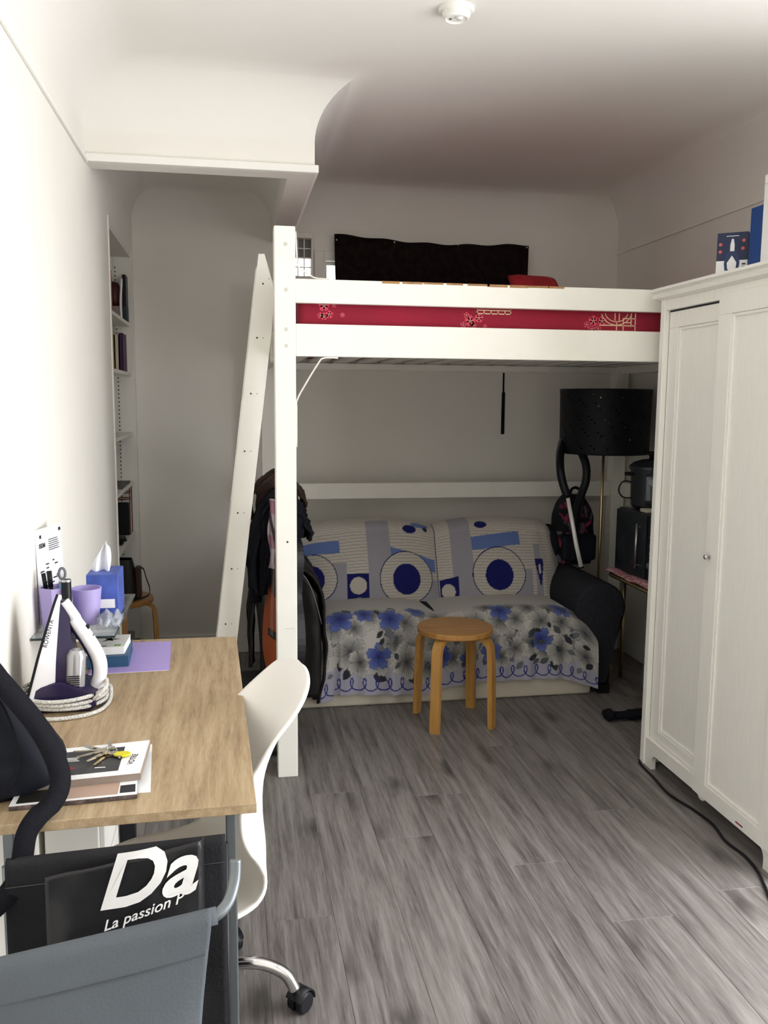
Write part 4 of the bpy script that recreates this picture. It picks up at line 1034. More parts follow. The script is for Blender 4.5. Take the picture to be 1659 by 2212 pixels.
# glass shelf on the wall
GZ = .868
t = thing('glass_shelf', 'clear glass wall shelf above the far end of the desk', 'shelf', (-.42, 2.53, GZ))
obj('pane', B(-.511, -.305, 2.285, 2.78, GZ-.006, GZ, .001), Mt['glass'], t)
for y in (2.36, 2.70): obj('bracket', B(-.512, -.40, y-.006, y+.006, GZ-.022, GZ-.007, .002), Mt['steel'], t)
m_edge = mat('dark_green_glass_edge', (.03, .05, .05), .2)
obj('edge', B(-.511, -.305, 2.283, 2.285, GZ-.006, GZ), m_edge, t); obj('edge', B(-.305, -.303, 2.283, 2.78, GZ-.006, GZ), m_edge, t)
g = 'things on the glass shelf'
# pen cup (hexagonal, lilac)
def cup(name, label, cx, cy, r0, r1, h, n=6):
    o = thing(name, label, 'cup', (cx, cy, GZ), g)
    bm = nb(); A = lambda r, z, k: (cx+r*math.cos(k*2*math.pi/n+.5), cy+r*math.sin(k*2*math.pi/n+.5), z)
    lv = [(r0, GZ+.0005), (r1, GZ+h), (r1-.003, GZ+h), (r0-.003, GZ+.006)]
    rg = [[bm.verts.new(A(r, z, k)) for k in range(n)] for r, z in lv]
    for a, b in zip(rg, rg[1:]):
        for k in range(n): bm.faces.new((a[k], a[(k+1) % n], b[(k+1) % n], b[k]))
    bm.faces.new(rg[0]); bm.faces.new(rg[-1])
    obj('shell', bm, Mt['purple'], o, smooth=n > 8, auto=40); return o
cup('pen_cup', 'hexagonal lilac pen cup on the glass shelf', -.462, 2.36, .033, .040, .118)
def pen(name, label, x, y, dx, z1, m, tipm=None, r=.0045):
    o = thing(name, label, 'pen', (x, y, GZ+.01), 'pens in the lilac cup')
    obj('barrel', T([(x, y, GZ+.010), (x+dx, y+.004, z1)], r, 8), m, o, smooth=True); obj('cap', T([(x+dx*.72, y+.003, GZ+.010+(z1-GZ-.01)*.72), (x+dx*1.002, y+.004, z1+.001)], r+.0012, 8), tipm or m, o, smooth=True)
pen('black_pen', 'black pen leaning left in the lilac pen cup', -.470, 2.352, -.018, 1.022, Mt['black'])
pen('thick_marker', 'thick black marker next to the leaning pen in the lilac cup', -.463, 2.350, -.010, 1.028, Mt['black'], None, .0055)
pen('blue_pen', 'short light blue pen in the lilac pen cup', -.447, 2.350, .004, .990, mat('light_blue_plastic', '#4aa3cf', .4), None, .005)
o = thing('scissors', 'grey-handled scissors sticking up from the lilac pen cup', 'scissors', (-.448, 2.372, GZ+.01), 'pens in the lilac cup')
obj('blades', B(-.450, -.444, 2.371, 2.374, GZ+.010, 1.0), Mt['steel'], o); obj('handle', T([(-.444+.008*math.cos(a), 2.372, 1.018+.015*math.sin(a)) for a in np.linspace(0, 6.283, 14, endpoint=False)], .0035, 8, closed=True), mat('grey_plastic', '#6a6c70', .5), o, smooth=True)
# printed sheet leaning behind
t = thing('notice_sheet', 'white printed notice sheet leaning on the wall behind the pen cup', 'paper', (-.49, 2.44, GZ), g)
ox = Vector((-.507, 2.395, GZ+.005)); ex = Vector((.034, .120, 0)).normalized(); ey = Vector((-.02, -.012, 1)).normalized(); Wd, Hd = .145, .258
def sp(u, v, d=0.0): return ox+ex*u*Wd+ey*v*Hd+Vector((.9, -.3, 0))*d
obj('sheet', grid(nb(), lambda u, v: sp(u, v), 3, 3, .001), Mt['paper'], t)
bm = nb(); rs = random.Random(5)
def bar(u0, u1, v0, v1): bm.faces.new([bm.verts.new(sp(a, b, .0016)) for a, b in ((u0, v0), (u1, v0), (u1, v1), (u0, v1))])
for k in range(6): bar(.46, .46+rs.uniform(.25, .42), .86-k*.022, .868-k*.022)
for k in range(26):
    u, v = rs.uniform(.1, .78), .1+.55*(k/26); bar(u, min(.95, u+rs.uniform(.06, .18)), v, v+.014)
bar(.14, .20, .90, .935); bar(.88, .96, .93, .965)
obj('text_print', bm, Mt['ink'], t, recalc=False, kind='stuff')
tb = text_bm('ISEM', .017, bold=.0005); xform(tb, frame(sp(.10, .80, .0018), ex, ey)); obj('title_print', tb, Mt['ink'], t, recalc=False)
# second cup, tissue box, bottle
cup('lilac_pot', 'wide round lilac pot behind the steam iron', -.392, 2.42, .030, .040, .100, 20)
t = thing('tissue_box', 'blue tissue box with a white tissue pulled up', 'tissue box', (-.345, 2.56, GZ), g)
m_tb = mat('blue_tissue_carton', '#4357a3', .5, noise_scale=18, noise_amt=.35)
obj('carton', B(-.40, -.315, 2.47, 2.60, GZ+.0005, GZ+.125, .002), m_tb, t)
obj('white_wave_print', B(-.385, -.325, 2.4692, 2.4702, GZ+.03, GZ+.055), Mt['white'], t)
def tis(u, v):
    a = u*2-1; w = .030*(1-v**2*.75)+.004
    return (-.372+a*w*.8+.020*v, 2.53+.014*math.sin(a*5+v*3)*(1-v*.3), GZ+.122+.088*v-.02*abs(a)*v)
obj('tissue', grid(nb(), tis, 16, 16, .001), Mt['paper'], t, smooth=True)
t = thing('black_tube', 'black cosmetic tube standing on the glass shelf above the iron', 'bottle', (-.428, 2.335, GZ), g)
obj('body', lathe(nb(), [(0, GZ+.0005), (.0125, GZ+.0005), (.0125, GZ+.138), (.0115, GZ+.141), (0, GZ+.141)], -.428, 2.335, 24), Mt['black'], t, smooth=True, auto=40)
obj('cap_ring', lathe(nb(), [(.0128, GZ+.136), (.0128, GZ+.140), (.0118, GZ+.1415), (.0118, GZ+.1405)], -.428, 2.335, 24), Mt['steel'], t)
simple('plastic_bag', 'crumpled clear plastic bag under the tissue box on the glass shelf', 'bag', grid(nb(), lambda u, v: (-.365+.065*u, 2.36+.09*v+.006*nz(u*6, v*6), GZ+.002+.045*abs(nz(u*3+2, v*4, 1))+.02*math.sin(u*3.1)*math.sin(v*3.1)), 18, 14, .001), mat('thin_plastic', (.75, .82, .92), .15, trans=.6, alpha=.6), g, smooth=False)

# ================================================================== things on the desk
g = 'things on the desk'
# lilac folder
t = thing('lilac_folder', 'flat lilac card folder on the desk under the books', 'folder', (-.26, 2.5, DZ), g)
obj('cover', prism(nb(), [(-.385, 2.352), (-.173, 2.362), (-.186, 2.642), (-.39, 2.648)], DZ+.0005, DZ+.002), mat('lilac_card', '#a795d2', .7), t)
obj('sheets', prism(nb(), [(-.383, 2.350), (-.176, 2.360), (-.188, 2.635), (-.388, 2.64)], DZ+.0002, DZ+.0006), Mt['paper'], t)
obj('flap', prism(nb(), [(-.380, 2.358), (-.177, 2.368), (-.189, 2.642), (-.386, 2.648)], DZ+.002, DZ+.0032), mat('lilac_card_top', '#ab9ad6', .7), t)
zf = DZ+.0034
def flat_book(name, label, pts, z0, z1, cover, pages, grp):
    t = thing(name, label, 'book', (sum(p[0] for p in pts)/4, sum(p[1] for p in pts)/4, z0), grp)
    cx, cy = sum(p[0] for p in pts)/4, sum(p[1] for p in pts)/4
    ins = [(cx+(a-cx)*.985, cy+(b-cy)*.985) for a, b in pts]
    obj('back_cover', prism(nb(), pts, z0, z0+.002), cover, t); obj('pages', prism(nb(), ins, z0+.002, z1-.002), pages, t); obj('front_cover', prism(nb(), pts, z1-.002, z1), cover, t)
    return t
m_teal = mat('teal_blue_cover', '#2c5577', .5)
flat_book('blue_book', 'blue hardback book lying on the lilac folder', [(-.395, 2.395), (-.285, 2.402), (-.292, 2.57), (-.40, 2.565)], zf, zf+.030, m_teal, m_teal, g)
z1 = zf+.0302
t = flat_book('white_book', 'white book with a dark splash drawing and green label on the blue book', [(-.40, 2.415), (-.298, 2.420), (-.294, 2.545), (-.395, 2.54)], z1, z1+.022, mat('white_cover', (.80, .80, .78), .5), Mt['paper'], g)
bm = nb(); rs = random.Random(3)
for k in range(9):
    a = rs.uniform(0, 6.28); L_ = rs.uniform(.012, .034); c0 = Vector((-.345, 2.495, z1+.0226)); d_ = Vector((math.cos(a), math.sin(a), 0)); q = Vector((-d_.y, d_.x, 0))
    bm.faces.new([bm.verts.new(c0+q*.007), bm.verts.new(c0+d_*L_), bm.verts.new(c0-q*.007)])
obj('splash_print', bm, Mt['ink'], t, recalc=False)
obj('green_label_print', B(-.325, -.308, 2.424, 2.440, z1+.0221, z1+.0226), mat('green_print', '#7fae5a', .6), t)
obj('title_print', B(-.375, -.345, 2.426, 2.431, z1+.0221, z1+.0226), Mt['ink'], t)

# steam iron standing on its heel
t = thing('steam_iron', 'white and dark purple steam iron standing on its heel with its cord wrapped', 'iron', (-.39, 2.12, DZ), g)
IY = 2.12
tip = Vector((-.412, IY, 1.018)); heel = Vector((-.482, IY, .765)); ax = (heel-tip); LN = ax.length; ax.normalize(); nrm = Vector((-ax.z, 0, ax.x)); nrm = nrm if nrm.x > 0 else -nrm
m_wi = mat('iron_white', (.80, .80, .84), .3); m_pi = mat('iron_purple', '#251d40', .3)
def halfw(t_): return .058*min(1, (t_/.55))**.62
def loft(t0, t1, h0, h1, sc=1.0, n=16, hmul=lambda t_: 1, wtop=.8):
    bm = nb(); rings = []
    for i in range(n+1):
        tt = t0+(t1-t0)*i/n; c = tip+ax*LN*tt; w = max(.002, halfw(tt)*sc); a, b = h0(tt), h1(tt)
        rings.append([bm.verts.new(c+nrm*hh+Vector((0, 1, 0))*ww) for hh, ww in ((a, -w), (a+(b-a)*.6, -w*(1+wtop)/2), (b, -w*wtop), (b, w*wtop), (a+(b-a)*.6, w*(1+wtop)/2), (a, w))])
    for A, Bq in zip(rings, rings[1:]):
        for j in range(6): bm.faces.new((A[j], A[(j+1) % 6], Bq[(j+1) % 6], Bq[j]))
    bm.faces.new(rings[0]); bm.faces.new(rings[-1][::-1]); return bm
obj('soleplate', loft(0, 1, lambda q: 0, lambda q: .006, 1.04, wtop=1), Mt['black'], t, smooth=True, auto=40)
obj('lower_shell', loft(.0, .98, lambda q: .006, lambda q: .012+.042*min(1, q*1.3), 1.0, wtop=.80), m_wi, t, smooth=True, auto=35)
obj('body', loft(.04, .98, lambda q: .012+.041*min(1, q*1.3), lambda q: .030+.085*min(1, q*1.15)**1.1, .80, wtop=.72), m_pi, t, smooth=True, auto=35)
hpts = smoothpts([tip+nrm*.022+ax*.012, tip+nrm*.055+ax*.045, (-.372, IY, .955), (-.342, IY, .905), (-.322, IY, .862), (-.318, IY, .83), (-.324, IY, .80), (-.332, IY, .775)], 6)
nn = len(hpts); obj('handle', T(hpts, [.013+.007*math.sin(min(1, i/nn*1.4)*math.pi*.5) for i in range(nn)], 14, flat=(1.2, .85)), m_wi, t, smooth=True)
obj('handle_grip', T([p+Vector((-.011, 0, -.006)) for p in hpts[12:34]], .012, 12, flat=(1.2, .7)), m_pi, t, smooth=True)
obj('heel', prism(nb(), [(-.478, DZ+.001), (-.335, DZ+.001), (-.322, DZ+.012), (-.322, DZ+.045), (-.40, DZ+.075), (-.468, DZ+.060)], IY-.056, IY+.056, 'y', .006), m_pi, t, smooth=True, auto=40)
obj('dial', xform(lathe(nb(), [(0, -.004), (.020, -.004), (.026, .0), (.026, .085), (.018, .10), (0, .10)], 0, 0, 20), Matrix.Translation((-.372, IY-.030, .80)) @ Matrix.Rotation(math.radians(4), 4, 'Y') @ Matrix.Diagonal((.85, .8, .9, 1))), mat('smoked_clear_plastic', (.42, .42, .44), .12, metal=.4), t, smooth=True, auto=40)
for k in range(6): obj('dial_ridge', T([(-.386+.0, IY-.0515, .806+k*.005), (-.358, IY-.0515, .806+k*.005)], .0014, 5), Mt['black'], t)
obj('steam_button', B(-.352, -.340, IY-.008, IY+.008, .930, .942, .003), Mt['black'], t); obj('spray_button', B(-.340, -.330, IY-.008, IY+.008, .908, .918, .003), Mt['black'], t)
obj('nozzle', T([tip+nrm*.045+ax*.052, tip+nrm*.062+ax*.040], .007, 10), m_wi, t, smooth=True)
tb = text_bm('ROWENTA', .0135, bold=.0002); xform(tb, frame(tip+ax*.115+nrm*.016+Vector((0, -.0545, 0)), -ax, nrm*-1)); obj('lettering', tb, Mt['ink'], t, recalc=False)
# rope-like cord
m_rope = mat('white_braided_cord', (.80, .79, .76), .8, noise_scale=220, noise_amt=.28, bump=.8, bump_scale=260)
def rope(pts): return T(smoothpts(pts, 5), .0048, 8)
loops = []
for k, z in enumerate((.757, .768, .779)):
    loops += [(-.40+.095*math.cos(a), IY+(.072+.003*k)*math.sin(a), DZ+z-.745+.002*math.sin(a*2+k)+.011*(a+math.pi)/6.28) for a in np.linspace(-math.pi, math.pi*.96, 22)]
lo = [(-.31, IY+.05, .775), (-.300, IY+.04, .77), (-.298, IY, .752), (-.31, IY-.06, .7505), (-.345, IY-.095, .7503), (-.40, IY-.11, .7503), (-.45, IY-.10, .7503), (-.475, IY-.08, .7505)]
obj('cord', join(rope(loops), rope(lo), rope([(-.33, IY-.05, .772), (-.315, IY-.06, .785), (-.30, IY-.04, .80), (-.305, IY-.0, .805), (-.322, IY+.03, .79)])), m_rope, t, smooth=True)

# papers, magazines, keys
def sheet(name, label, cat, pts, z0, z1, m): return simple(name, label, cat, prism(nb(), pts, z0, z1), m, g)
sheet('loose_sheet', 'loose white letter sheet lying lowest under the magazines', 'paper', [(-.375, 1.60), (-.158, 1.605), (-.175, 1.838), (-.385, 1.825)], DZ+.0003, DZ+.0012, Mt['paper'])
t = thing('lower_magazine', 'glossy magazine with a brown photo cover at the bottom of the pile', 'magazine', (-.29, 1.66, DZ), g)
mp_ = [(-.40, 1.566), (-.180, 1.582), (-.188, 1.68), (-.40, 1.67)]
obj('pages', prism(nb(), mp_, DZ+.0014, DZ+.009), mat('dark_mag_edge', '#5b4f50', .6, noise_scale=90, noise_amt=.8), t)
obj('cover', prism(nb(), mp_, DZ+.009, DZ+.0098), Mt['paper'], t)
obj('photo_print', prism(nb(), [(-.33, 1.578), (-.215, 1.586), (-.217, 1.66), (-.33, 1.652)], DZ+.0098, DZ+.0101), mat('tan_photo', '#b49a8b', .5), t)
obj('dark_photo_print', prism(nb(), [(-.39, 1.574), (-.333, 1.578), (-.333, 1.652), (-.39, 1.648)], DZ+.0098, DZ+.0101), mat('dark_photo', '#22201c', .5), t)
obj('corner_print', prism(nb(), [(-.212, 1.590), (-.184, 1.592), (-.187, 1.625), (-.214, 1.622)], DZ+.0098, DZ+.0101), Mt['ink'], t)
zk = DZ+.0104
t = thing('cover_book', 'white paperback with a charcoal photo cover lying on top of the magazine pile', 'book', (-.27, 1.72, zk), g)
bp_ = [(-.372, 1.622), (-.180, 1.640), (-.176, 1.800), (-.365, 1.778)]
obj('pages', prism(nb(), [(a+.001, b+.001) for a, b in bp_], zk, zk+.014), mat('page_edges', '#8f8278', .8), t)
obj('cover', prism(nb(), bp_, zk+.014, zk+.0155), Mt['paper'], t)
ph = [(-.362, 1.640), (-.222, 1.655), (-.222, 1.772), (-.352, 1.757)]
obj('photo_print', prism(nb(), ph, zk+.0155, zk+.0158), mat('charcoal_photo', '#35363a', .5, noise_scale=40, noise_amt=.4), t)
bm = nb()
for k, (x, y, l) in enumerate(((-.335, 1.725, .030), (-.333, 1.718, .026), (-.331, 1.711, .028), (-.345, 1.68, .022), (-.343, 1.673, .025), (-.268, 1.672, .02))):
    box(bm, x, x+l, y, y+.0035, zk+.0158, zk+.0161)
obj('text_print', bm, Mt['white'], t, kind='stuff')
obj('red_print', B(-.318, -.306, 1.672, 1.683, zk+.0158, zk+.0161), mat('red_print', '#8f2a3a', .6), t)
tb = text_bm('VOTRE', .016, bold=.0003); xform(tb, frame((-.198, 1.68, zk+.0158), (0.12, 1, 0), (-1, .1, 0))); obj('title_print', tb, Mt['ink'], t, recalc=False)
zt_ = zk+.0164
t = thing('key_bunch', 'bunch of brass and steel keys with a yellow tag on the paperback', 'keys', (-.25, 1.74, zt_), g)
kc = Vector((-.247, 1.742, zt_+.006))
obj('key_ring', T([(kc.x+.012*math.cos(a), kc.y+.012*math.sin(a), zt_+.004+.003*math.sin(a)) for a in np.linspace(0, 6.283, 20, endpoint=False)], .0012, 6, closed=True), Mt['steel'], t)
m_key = mat('key_nickel', (.55, .50, .40), .35, metal=1)
for k, (a, L_) in enumerate(((2.5, .060), (1.75, .045), (3.15, .058), (3.7, .055), (-1.9, .052), (-1.0, .03), (4.1, .05))):
    d_ = Vector((math.cos(a), math.sin(a), 0)); q = Vector((-d_.y, d_.x, 0)); z = zt_+.001+.0023*(k % 4)
    bm = nb(); c0 = Vector((kc.x, kc.y, z))+d_*.014
    prism(bm, [((c0+d_*.009*math.cos(b)+q*.0105*math.sin(b)).x, (c0+d_*.009*math.cos(b)+q*.0105*math.sin(b)).y) for b in np.linspace(0, 6.283, 14, endpoint=False)], z, z+.002)
    P2 = lambda s_, w_: ((c0+d_*s_+q*w_).x, (c0+d_*s_+q*w_).y)
    prism(bm, [P2(.006, .0035), P2(.02, .0035), P2(.024, .001), P2(.03, .003), P2(L_*.8, .0015), P2(L_, .0), P2(L_, -.0035), P2(.006, -.0035)], z+.0002, z+.0022)
    obj('key', bm, Mt['brass'] if k == 4 else m_key, t)
obj('tag', xform(lathe(nb(), [(0, 0), (.014, 0), (.0155, .002), (.014, .004), (0, .004)], 0, 0, 20), Matrix.Translation((-.222, 1.722, zt_+.002)) @ Matrix.Diagonal((1.1, .8, 1, 1))), mat('yellow_plastic', '#d9cf1e', .4), t, smooth=True, auto=40)
# ================================================================== black bag in the left foreground
t = thing('black_bag', 'black nylon bag slumped on the desk at the left with a strap over the edge', 'bag', (-.43, 1.66, DZ))
RB = [(-.375, .02), (-.335, .035), (-.312, .10), (-.311, .16), (-.318, .22), (-.335, .30), (-.362, .40), (-.385, .50), (-.41, .60), (-.435, .72), (-.465, .88), (-.488, 1.0)]
def rb(k):
    for (a, q), (b, r) in zip(RB, RB[1:]):
        if k <= r: return a+(b-a)*max(0, (k-q))/(r-q)
    return RB[-1][0]
def bagf(u, v):
    th = u*2*math.pi; k = v; right = rb(k)-.006; left = -.500; cx = (left+right)/2; ww = (right-left)/2
    d = .080*(1-k**3*.8)*(.75+.25*min(1, k*6))
    c, s_ = math.cos(th), math.sin(th)
    return (cx+ww*math.copysign(abs(c)**.8, c)+(.006*nz(u*9, k*6, 5) if c > -.3 else 0), 1.655+d*math.copysign(abs(s_)**.8, s_)+.012*nz(u*8, k*7, 6), DZ+.002+.345*k)
bm = grid(nb(), bagf, 60, 36); bmesh.ops.remove_doubles(bm, verts=bm.verts[:], dist=1e-5)
bmesh.ops.holes_fill(bm, edges=[e for e in bm.edges if e.is_boundary], sides=200)
obj('body', bm, Mt['navycloth'], t, smooth=True)
def ribbon(pts, w, th=.003, side=None):
    P = smoothpts(pts, 8); bm = nb(); rings = []
    for i, p in enumerate(P):
        tg = (P[min(i+1, len(P)-1)]-P[max(0, i-1)]).normalized(); s = (side or Vector((1, 0, 0))); s = (s-tg*s.dot(tg)).normalized(); n = tg.cross(s)
        rings.append([bm.verts.new(p+s*w/2+n*th/2), bm.verts.new(p-s*w/2+n*th/2), bm.verts.new(p-s*w/2-n*th/2), bm.verts.new(p+s*w/2-n*th/2)])
    for A, Bq in zip(rings, rings[1:]):
        for j in range(4): bm.faces.new((A[j], A[(j+1) % 4], Bq[(j+1) % 4], Bq[j]))
    bm.faces.new(rings[0]); bm.faces.new(rings[-1][::-1]); return bm
obj('strap', ribbon([(-.43, 1.585, 1.01), (-.385, 1.575, .955), (-.345, 1.568, .90), (-.318, 1.562, .845), (-.308, 1.555, .80), (-.318, 1.535, .772), (-.340, 1.508, .758), (-.355, 1.492, .735), (-.362, 1.480, .69), (-.372, 1.472, .66), (-.392, 1.45, .64), (-.43, 1.42, .62)], .036, .004, Vector((.85, .5, .1))), Mt['blackcloth'], t, smooth=True)
obj('panel_seam', T(smoothpts([(-.40, 1.572, .78), (-.38, 1.568, .84), (-.40, 1.572, .93), (-.45, 1.59, 1.0)], 6), .003, 6), Mt['blackcloth'], t, smooth=True)

# ================================================================== laundry hamper in front of the desk
t = thing('laundry_hamper', 'folding laundry hamper with black and grey fabric slings under the desk edge', 'hamper', (-.2, 1.35, 0))
m_bf = mat('black_canvas', (.020, .020, .023), .9, noise_scale=8, noise_amt=.2, bump=.2, bump_scale=200, spec=.2)
m_gf = mat('slate_grey_canvas', '#555b62', .85, noise_scale=6, noise_amt=.08, bump=.15, bump_scale=200)
# rear bar with black sling
A0, A1 = Vector((-.385, 1.475, .690)), Vector((-.020, 1.495, .694))
obj('rear_bar', T([A0, A1], .008, 12), Mt['black'], t, smooth=True)
def rear(u, v):
    p = A0.lerp(A1, u); 
    if v < .12: a = v/.12*math.pi*1.1; return (p.x, p.y+.012*math.cos(a), p.z+.012*math.sin(a))
    k = (v-.12)/.88; return (p.x, p.y-.012-.008*math.sin(k*3)+.004*nz(u*5, k*5), p.z-.002-.60*k)
obj('black_sling', grid(nb(), rear, 40, 40, .002), m_bf, t, smooth=True)
obj('stitch_line', T([A0+Vector((.0, -.0165, -.030)), A1+Vector((0, -.0165, -.030))], .0008, 5), mat('stitch', (.06, .06, .065), .8), t)
# front bar with grey sling
F0, F1 = Vector((-.345, 1.165, .705)), Vector((-.038, 1.205, .728))
obj('front_bar', T([F0, F1], .008, 12), Mt['greymetal'], t, smooth=True)
def front(u, v):
    p = F0.lerp(F1, u)
    if v < .14: a = (1-v/.14)*math.pi*.9; return (p.x, p.y-.013*math.cos(a)*1.0, p.z+.013*math.sin(a))
    k = (v-.14)/.86; pin = .022*math.sin(min(1, k*2.2)*math.pi*.5); s = u*2-1
    x = p.x-s*pin*abs(s)**1.0; return (x, p.y-.013-.035*(1-s*s)**.8*math.sin(min(1, k*1.2)*math.pi*.6)+.05*max(0, abs(s)-.82)*k, p.z-.002-.55*k)
obj('grey_sling', grid(nb(), front, 48, 48, .003), m_gf, t, smooth=True)
obj('hem_seam', T([F0.lerp(F1, u)+Vector((0, -.0155-.008*(1-(u*2-1)**2), -.042)) for u in np.linspace(.03, .97, 20)], .0009, 5), mat('grey_stitch', '#4b5055', .8), t)
for u, s in ((1, 1),):
    pts = smoothpts([F1+Vector((-.03, 0, 0)), F1+Vector((.004, .004, .002)), F1+Vector((.024, .02, .012)), F1+Vector((.034, .04, .034)), F1+Vector((.036, .05, .062))], 6)
    obj('bent_tube', T(pts, .0088, 12), Mt['greymetal'], t, smooth=True)
obj('fabric_sleeve', T([F1+Vector((-.026, 0, 0)), F1+Vector((.008, .004, .003))], .0125, 12), m_gf, t, smooth=True)
obj('frame_tube', T(smoothpts([(-.352, 1.16, .70), (-.372, 1.18, .71), (-.378, 1.21, .70), (-.378, 1.40, .06), (-.378, 1.46, .012)], 6), .0085, 12), Mt['greymetal'], t, smooth=True)
obj('frame_foot', T([(-.395, 1.468, .010), (-.0, 1.49, .010)], .0095, 12), Mt['greymetal'], t, smooth=True)
obj('frame_foot', T([(-.36, 1.19, .010), (-.03, 1.215, .010)], .0095, 12), Mt['greymetal'], t, smooth=True)
obj('frame_tube', T([(-.385, 1.472, .01), (-.385, 1.476, .69)], .008, 12), Mt['greymetal'], t, smooth=True)
obj('frame_tube', T([(-.022, 1.492, .01), (-.022, 1.494, .692)], .007, 12), Mt['black'], t, smooth=True)
def floor_sling(u, v):
    x = -.355+.32*u; y = 1.20+.28*v; return (x, y, .075+.04*abs(2*v-1)**3+.004*nz(u*4, v*4))
obj('bottom_sling', grid(nb(), floor_sling, 16, 16, .003), m_bf, t, smooth=True)

# plastic carrier bag in the hamper
t = thing('carrier_bag', 'black carrier bag with large white lettering stuffed in the hamper', 'bag', (-.19, 1.42, .2))
m_pb = mat('black_polythene', (.014, .014, .016), .38, noise_scale=7, noise_amt=.3, bump=.5, bump_scale=9)
O = Vector((-.312, 1.418, .46)); BW = Vector((.250, .026, 0))
def cb(u, v, off=0.0):
    return Vector((O.x+BW.x*u, O.y+BW.y*u-off-.006*math.sin(u*math.pi)-.010*(1-v)+.006*nz(u*4, v*4, 8), O.z+(.235+.030*u)*v))
obj('front_face', grid(nb(), lambda u, v: cb(u, v), 40, 30, .002), m_pb, t, smooth=True)
obj('back_face', grid(nb(), lambda u, v: cb(u, v*.9)+Vector((0, .035, 0)), 20, 16, .002), m_pb, t, smooth=True)
obj('side_fold', grid(nb(), lambda u, v: cb(1, v)+Vector((.014*u-.01*u*u, .034*u, -.01*u)), 8, 16, .002), m_pb, t, smooth=True)
def wrap(bm, x0, z0, slope):
    """lay flat lettering onto the bag face"""
    for v in bm.verts:
        X_, Z_ = x0+v.co.x, z0+v.co.y+slope*v.co.x; u = (X_-O.x)/BW.x; v.co = cb(u, (Z_-O.z)/(.235+.030*u), .0035)
    return bm
def clip_top(bm, y):
    r = bmesh.ops.bisect_plane(bm, geom=bm.verts[:]+bm.edges[:]+bm.faces[:], plane_co=(0, y, 0), plane_no=(0, 1, 0), clear_outer=True); return bm
def clip_right(bm, x):
    bmesh.ops.bisect_plane(bm, geom=bm.verts[:]+bm.edges[:]+bm.faces[:], plane_co=(x, 0, 0), plane_no=(1, 0, 0), clear_outer=True); return bm
def dense(bm):
    bmesh.ops.triangulate(bm, faces=bm.faces[:])
    bmesh.ops.subdivide_edges(bm, edges=[e for e in bm.edges if e.calc_length() > .012], cuts=2)
    return bm
tb = text_bm('Da', .136, shear=.32, bold=.003); clip_top(tb, .0915); obj('big_lettering', wrap(dense(tb), -.232, .633, .05), Mt['white'], t, recalc=False)
tb = text_bm('La passion P', .0262, shear=.25, bold=.0003); clip_right(tb, .158); obj('small_lettering', wrap(dense(tb), -.222, .594, .235), Mt['white'], t, recalc=False)

# ================================================================== white swivel chair
t = thing('swivel_chair', 'white plastic shell swivel chair on a chrome star base at the desk', 'chair', (-.105, 1.975, 0))
CY, HW = 1.975, .225
# centre line of the shell from front of the seat to the top of the back (x, z, half width)
cl = [(-.31, .345, .14), (-.29, .368, .185), (-.21, .376, .21), (-.12, .370, .22), (-.05, .380, .213), (.0, .406, .198), (.028, .46, .178), (.030, .53, .162), (.036, .61, .150), (.062, .70, .142), (.100, .775, .130), (.124, .822, .106), (.137, .845, .074), (.143, .856, .038), (.146, .859, .004)]
P = smoothpts([(a, b, c_) for a, b, c_ in cl], 5)
CA = math.radians(19); CP = Vector((-.082, 1.955, 0))
def shell(u, v):
    i = u*(len(P)-1); j = min(int(i), len(P)-2); f = i-j; q = P[j].lerp(P[j+1], f); s = v*2-1
    a0, a1 = P[max(0, j-2)], P[min(len(P)-1, j+3)]
    nx, nz_ = -(a1.y-a0.y), (a1.x-a0.x); l = math.hypot(nx, nz_) or 1; nx, nz_ = nx/l, nz_/l
    curl = (.018+.027*min(1, max(0, (u-.30)/.2)))*abs(s)**2.6*(1 if u < .45 else max(0, (.62-u)/.17))
    mid = .075*math.exp(-((u-.56)/.13)**2)*abs(s)**2.2
    x, y = q.x+nx*(curl+mid)+.10, s*q.z
    return (CP.x+x*math.cos(CA)-y*math.sin(CA), CP.y+x*math.sin(CA)+y*math.cos(CA), q.y+nz_*(curl+mid))
obj('shell', grid(nb(), shell, 60, 30, .009), Mt['shell'], t, smooth=True)
obj('seat_plate', B(-.20, .0, CY-.09, CY+.09, .335, .352, .006), Mt['black'], t)
obj('lever', T([(-.10, CY-.08, .343), (-.10, CY-.18, .34)], .005, 8), Mt['black'], t, smooth=True)
obj('gas_lift', lathe(nb(), [(0, .09), (.030, .09), (.030, .25), (.018, .25), (.018, .34), (0, .34)], -.115, CY, 20), Mt['black'], t, smooth=True, auto=40)
hub = obj('hub', lathe(nb(), [(0, .085), (.045, .085), (.045, .145), (0, .145)], -.115, CY, 24), Mt['chrome'], t, smooth=True, auto=40)
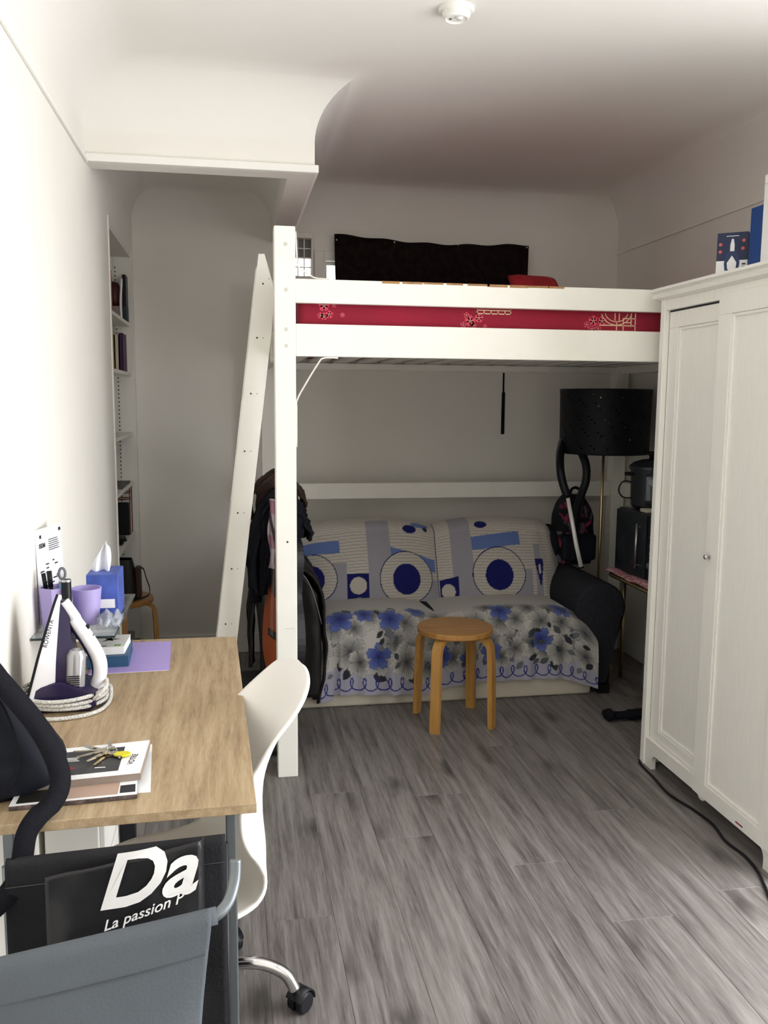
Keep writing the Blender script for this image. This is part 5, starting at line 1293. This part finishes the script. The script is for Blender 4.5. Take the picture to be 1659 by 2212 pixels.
for k in range(5):
    a = math.radians(-6+72*k); d_ = Vector((math.cos(a), math.sin(a), 0)); c0 = Vector((-.115, CY, 0))
    pts = smoothpts([c0+d_*.03+Vector((0, 0, .125)), c0+d_*.10+Vector((0, 0, .135)), c0+d_*.17+Vector((0, 0, .133)), c0+d_*.225+Vector((0, 0, .105)), c0+d_*.250+Vector((0, 0, .062))], 6)
    obj('base_leg', T(pts, .0145, 14), Mt['chrome'], t, smooth=True)
    e = c0+d_*.255; rot = a+.9; w_ = Vector((math.cos(rot+1.57), math.sin(rot+1.57), 0)); e = e+Vector((math.cos(rot), math.sin(rot), 0))*.012
    cs = nb()
    for sgn in (-1, 1):
        b2 = xform(lathe(nb(), [(0, -.010), (.022, -.010), (.026, -.006), (.026, .006), (.022, .010), (0, .010)], 0, 0, 24), frame(e+w_*sgn*.013+Vector((0, 0, .0262)), (math.cos(rot), math.sin(rot), 0), (0, 0, 1)))
        cs = join(cs, b2)
    cst = obj('caster', cs, Mt['black'], t, smooth=True, auto=40)
    hood = nb(); hp = [(e+Vector((math.cos(rot)*.031*math.cos(q), math.sin(rot)*.031*math.cos(q), .0275+.030*math.sin(q)))) for q in np.linspace(-.1, math.pi*.85, 10)]
    obj('caster_hood', ribbon([*hp], .044, .004, w_), Mt['black'], cst, smooth=True)

# brown-black bag on the back stool
t = thing('shoulder_bag', 'black and brown leather shoulder bag with looped strap on the back stool', 'bag', (-.56, 4.58, .45))
bx = nb()
grid(bx, lambda u, v: (-.575+.085*math.copysign(abs(math.cos(u*6.283))**.5, math.cos(u*6.283))*(1-.25*v**3), 4.58+.06*math.copysign(abs(math.sin(u*6.283))**.5, math.sin(u*6.283))*(1-.3*v**3), .4515+.205*v), 40, 14)
bmesh.ops.holes_fill(bx, edges=[e for e in bx.edges if e.is_boundary], sides=200)
obj('body', bx, mat('black_leather_bag', (.012, .010, .010), .55), t, smooth=True, auto=60)
obj('side_gusset', B(-.497, -.468, 4.55, 4.62, .4515, .615, .008), mat('brown_leather', '#3d1f15', .5), t)
obj('strap', ribbon([(-.475, 4.585, .61), (-.455, 4.58, .60), (-.440, 4.57, .55), (-.425, 4.56, .505), (-.430, 4.55, .470), (-.47, 4.53, .458), (-.52, 4.50, .456)], .014, .003, Vector((0, 1, .2))), Mt['black'], t, smooth=True)
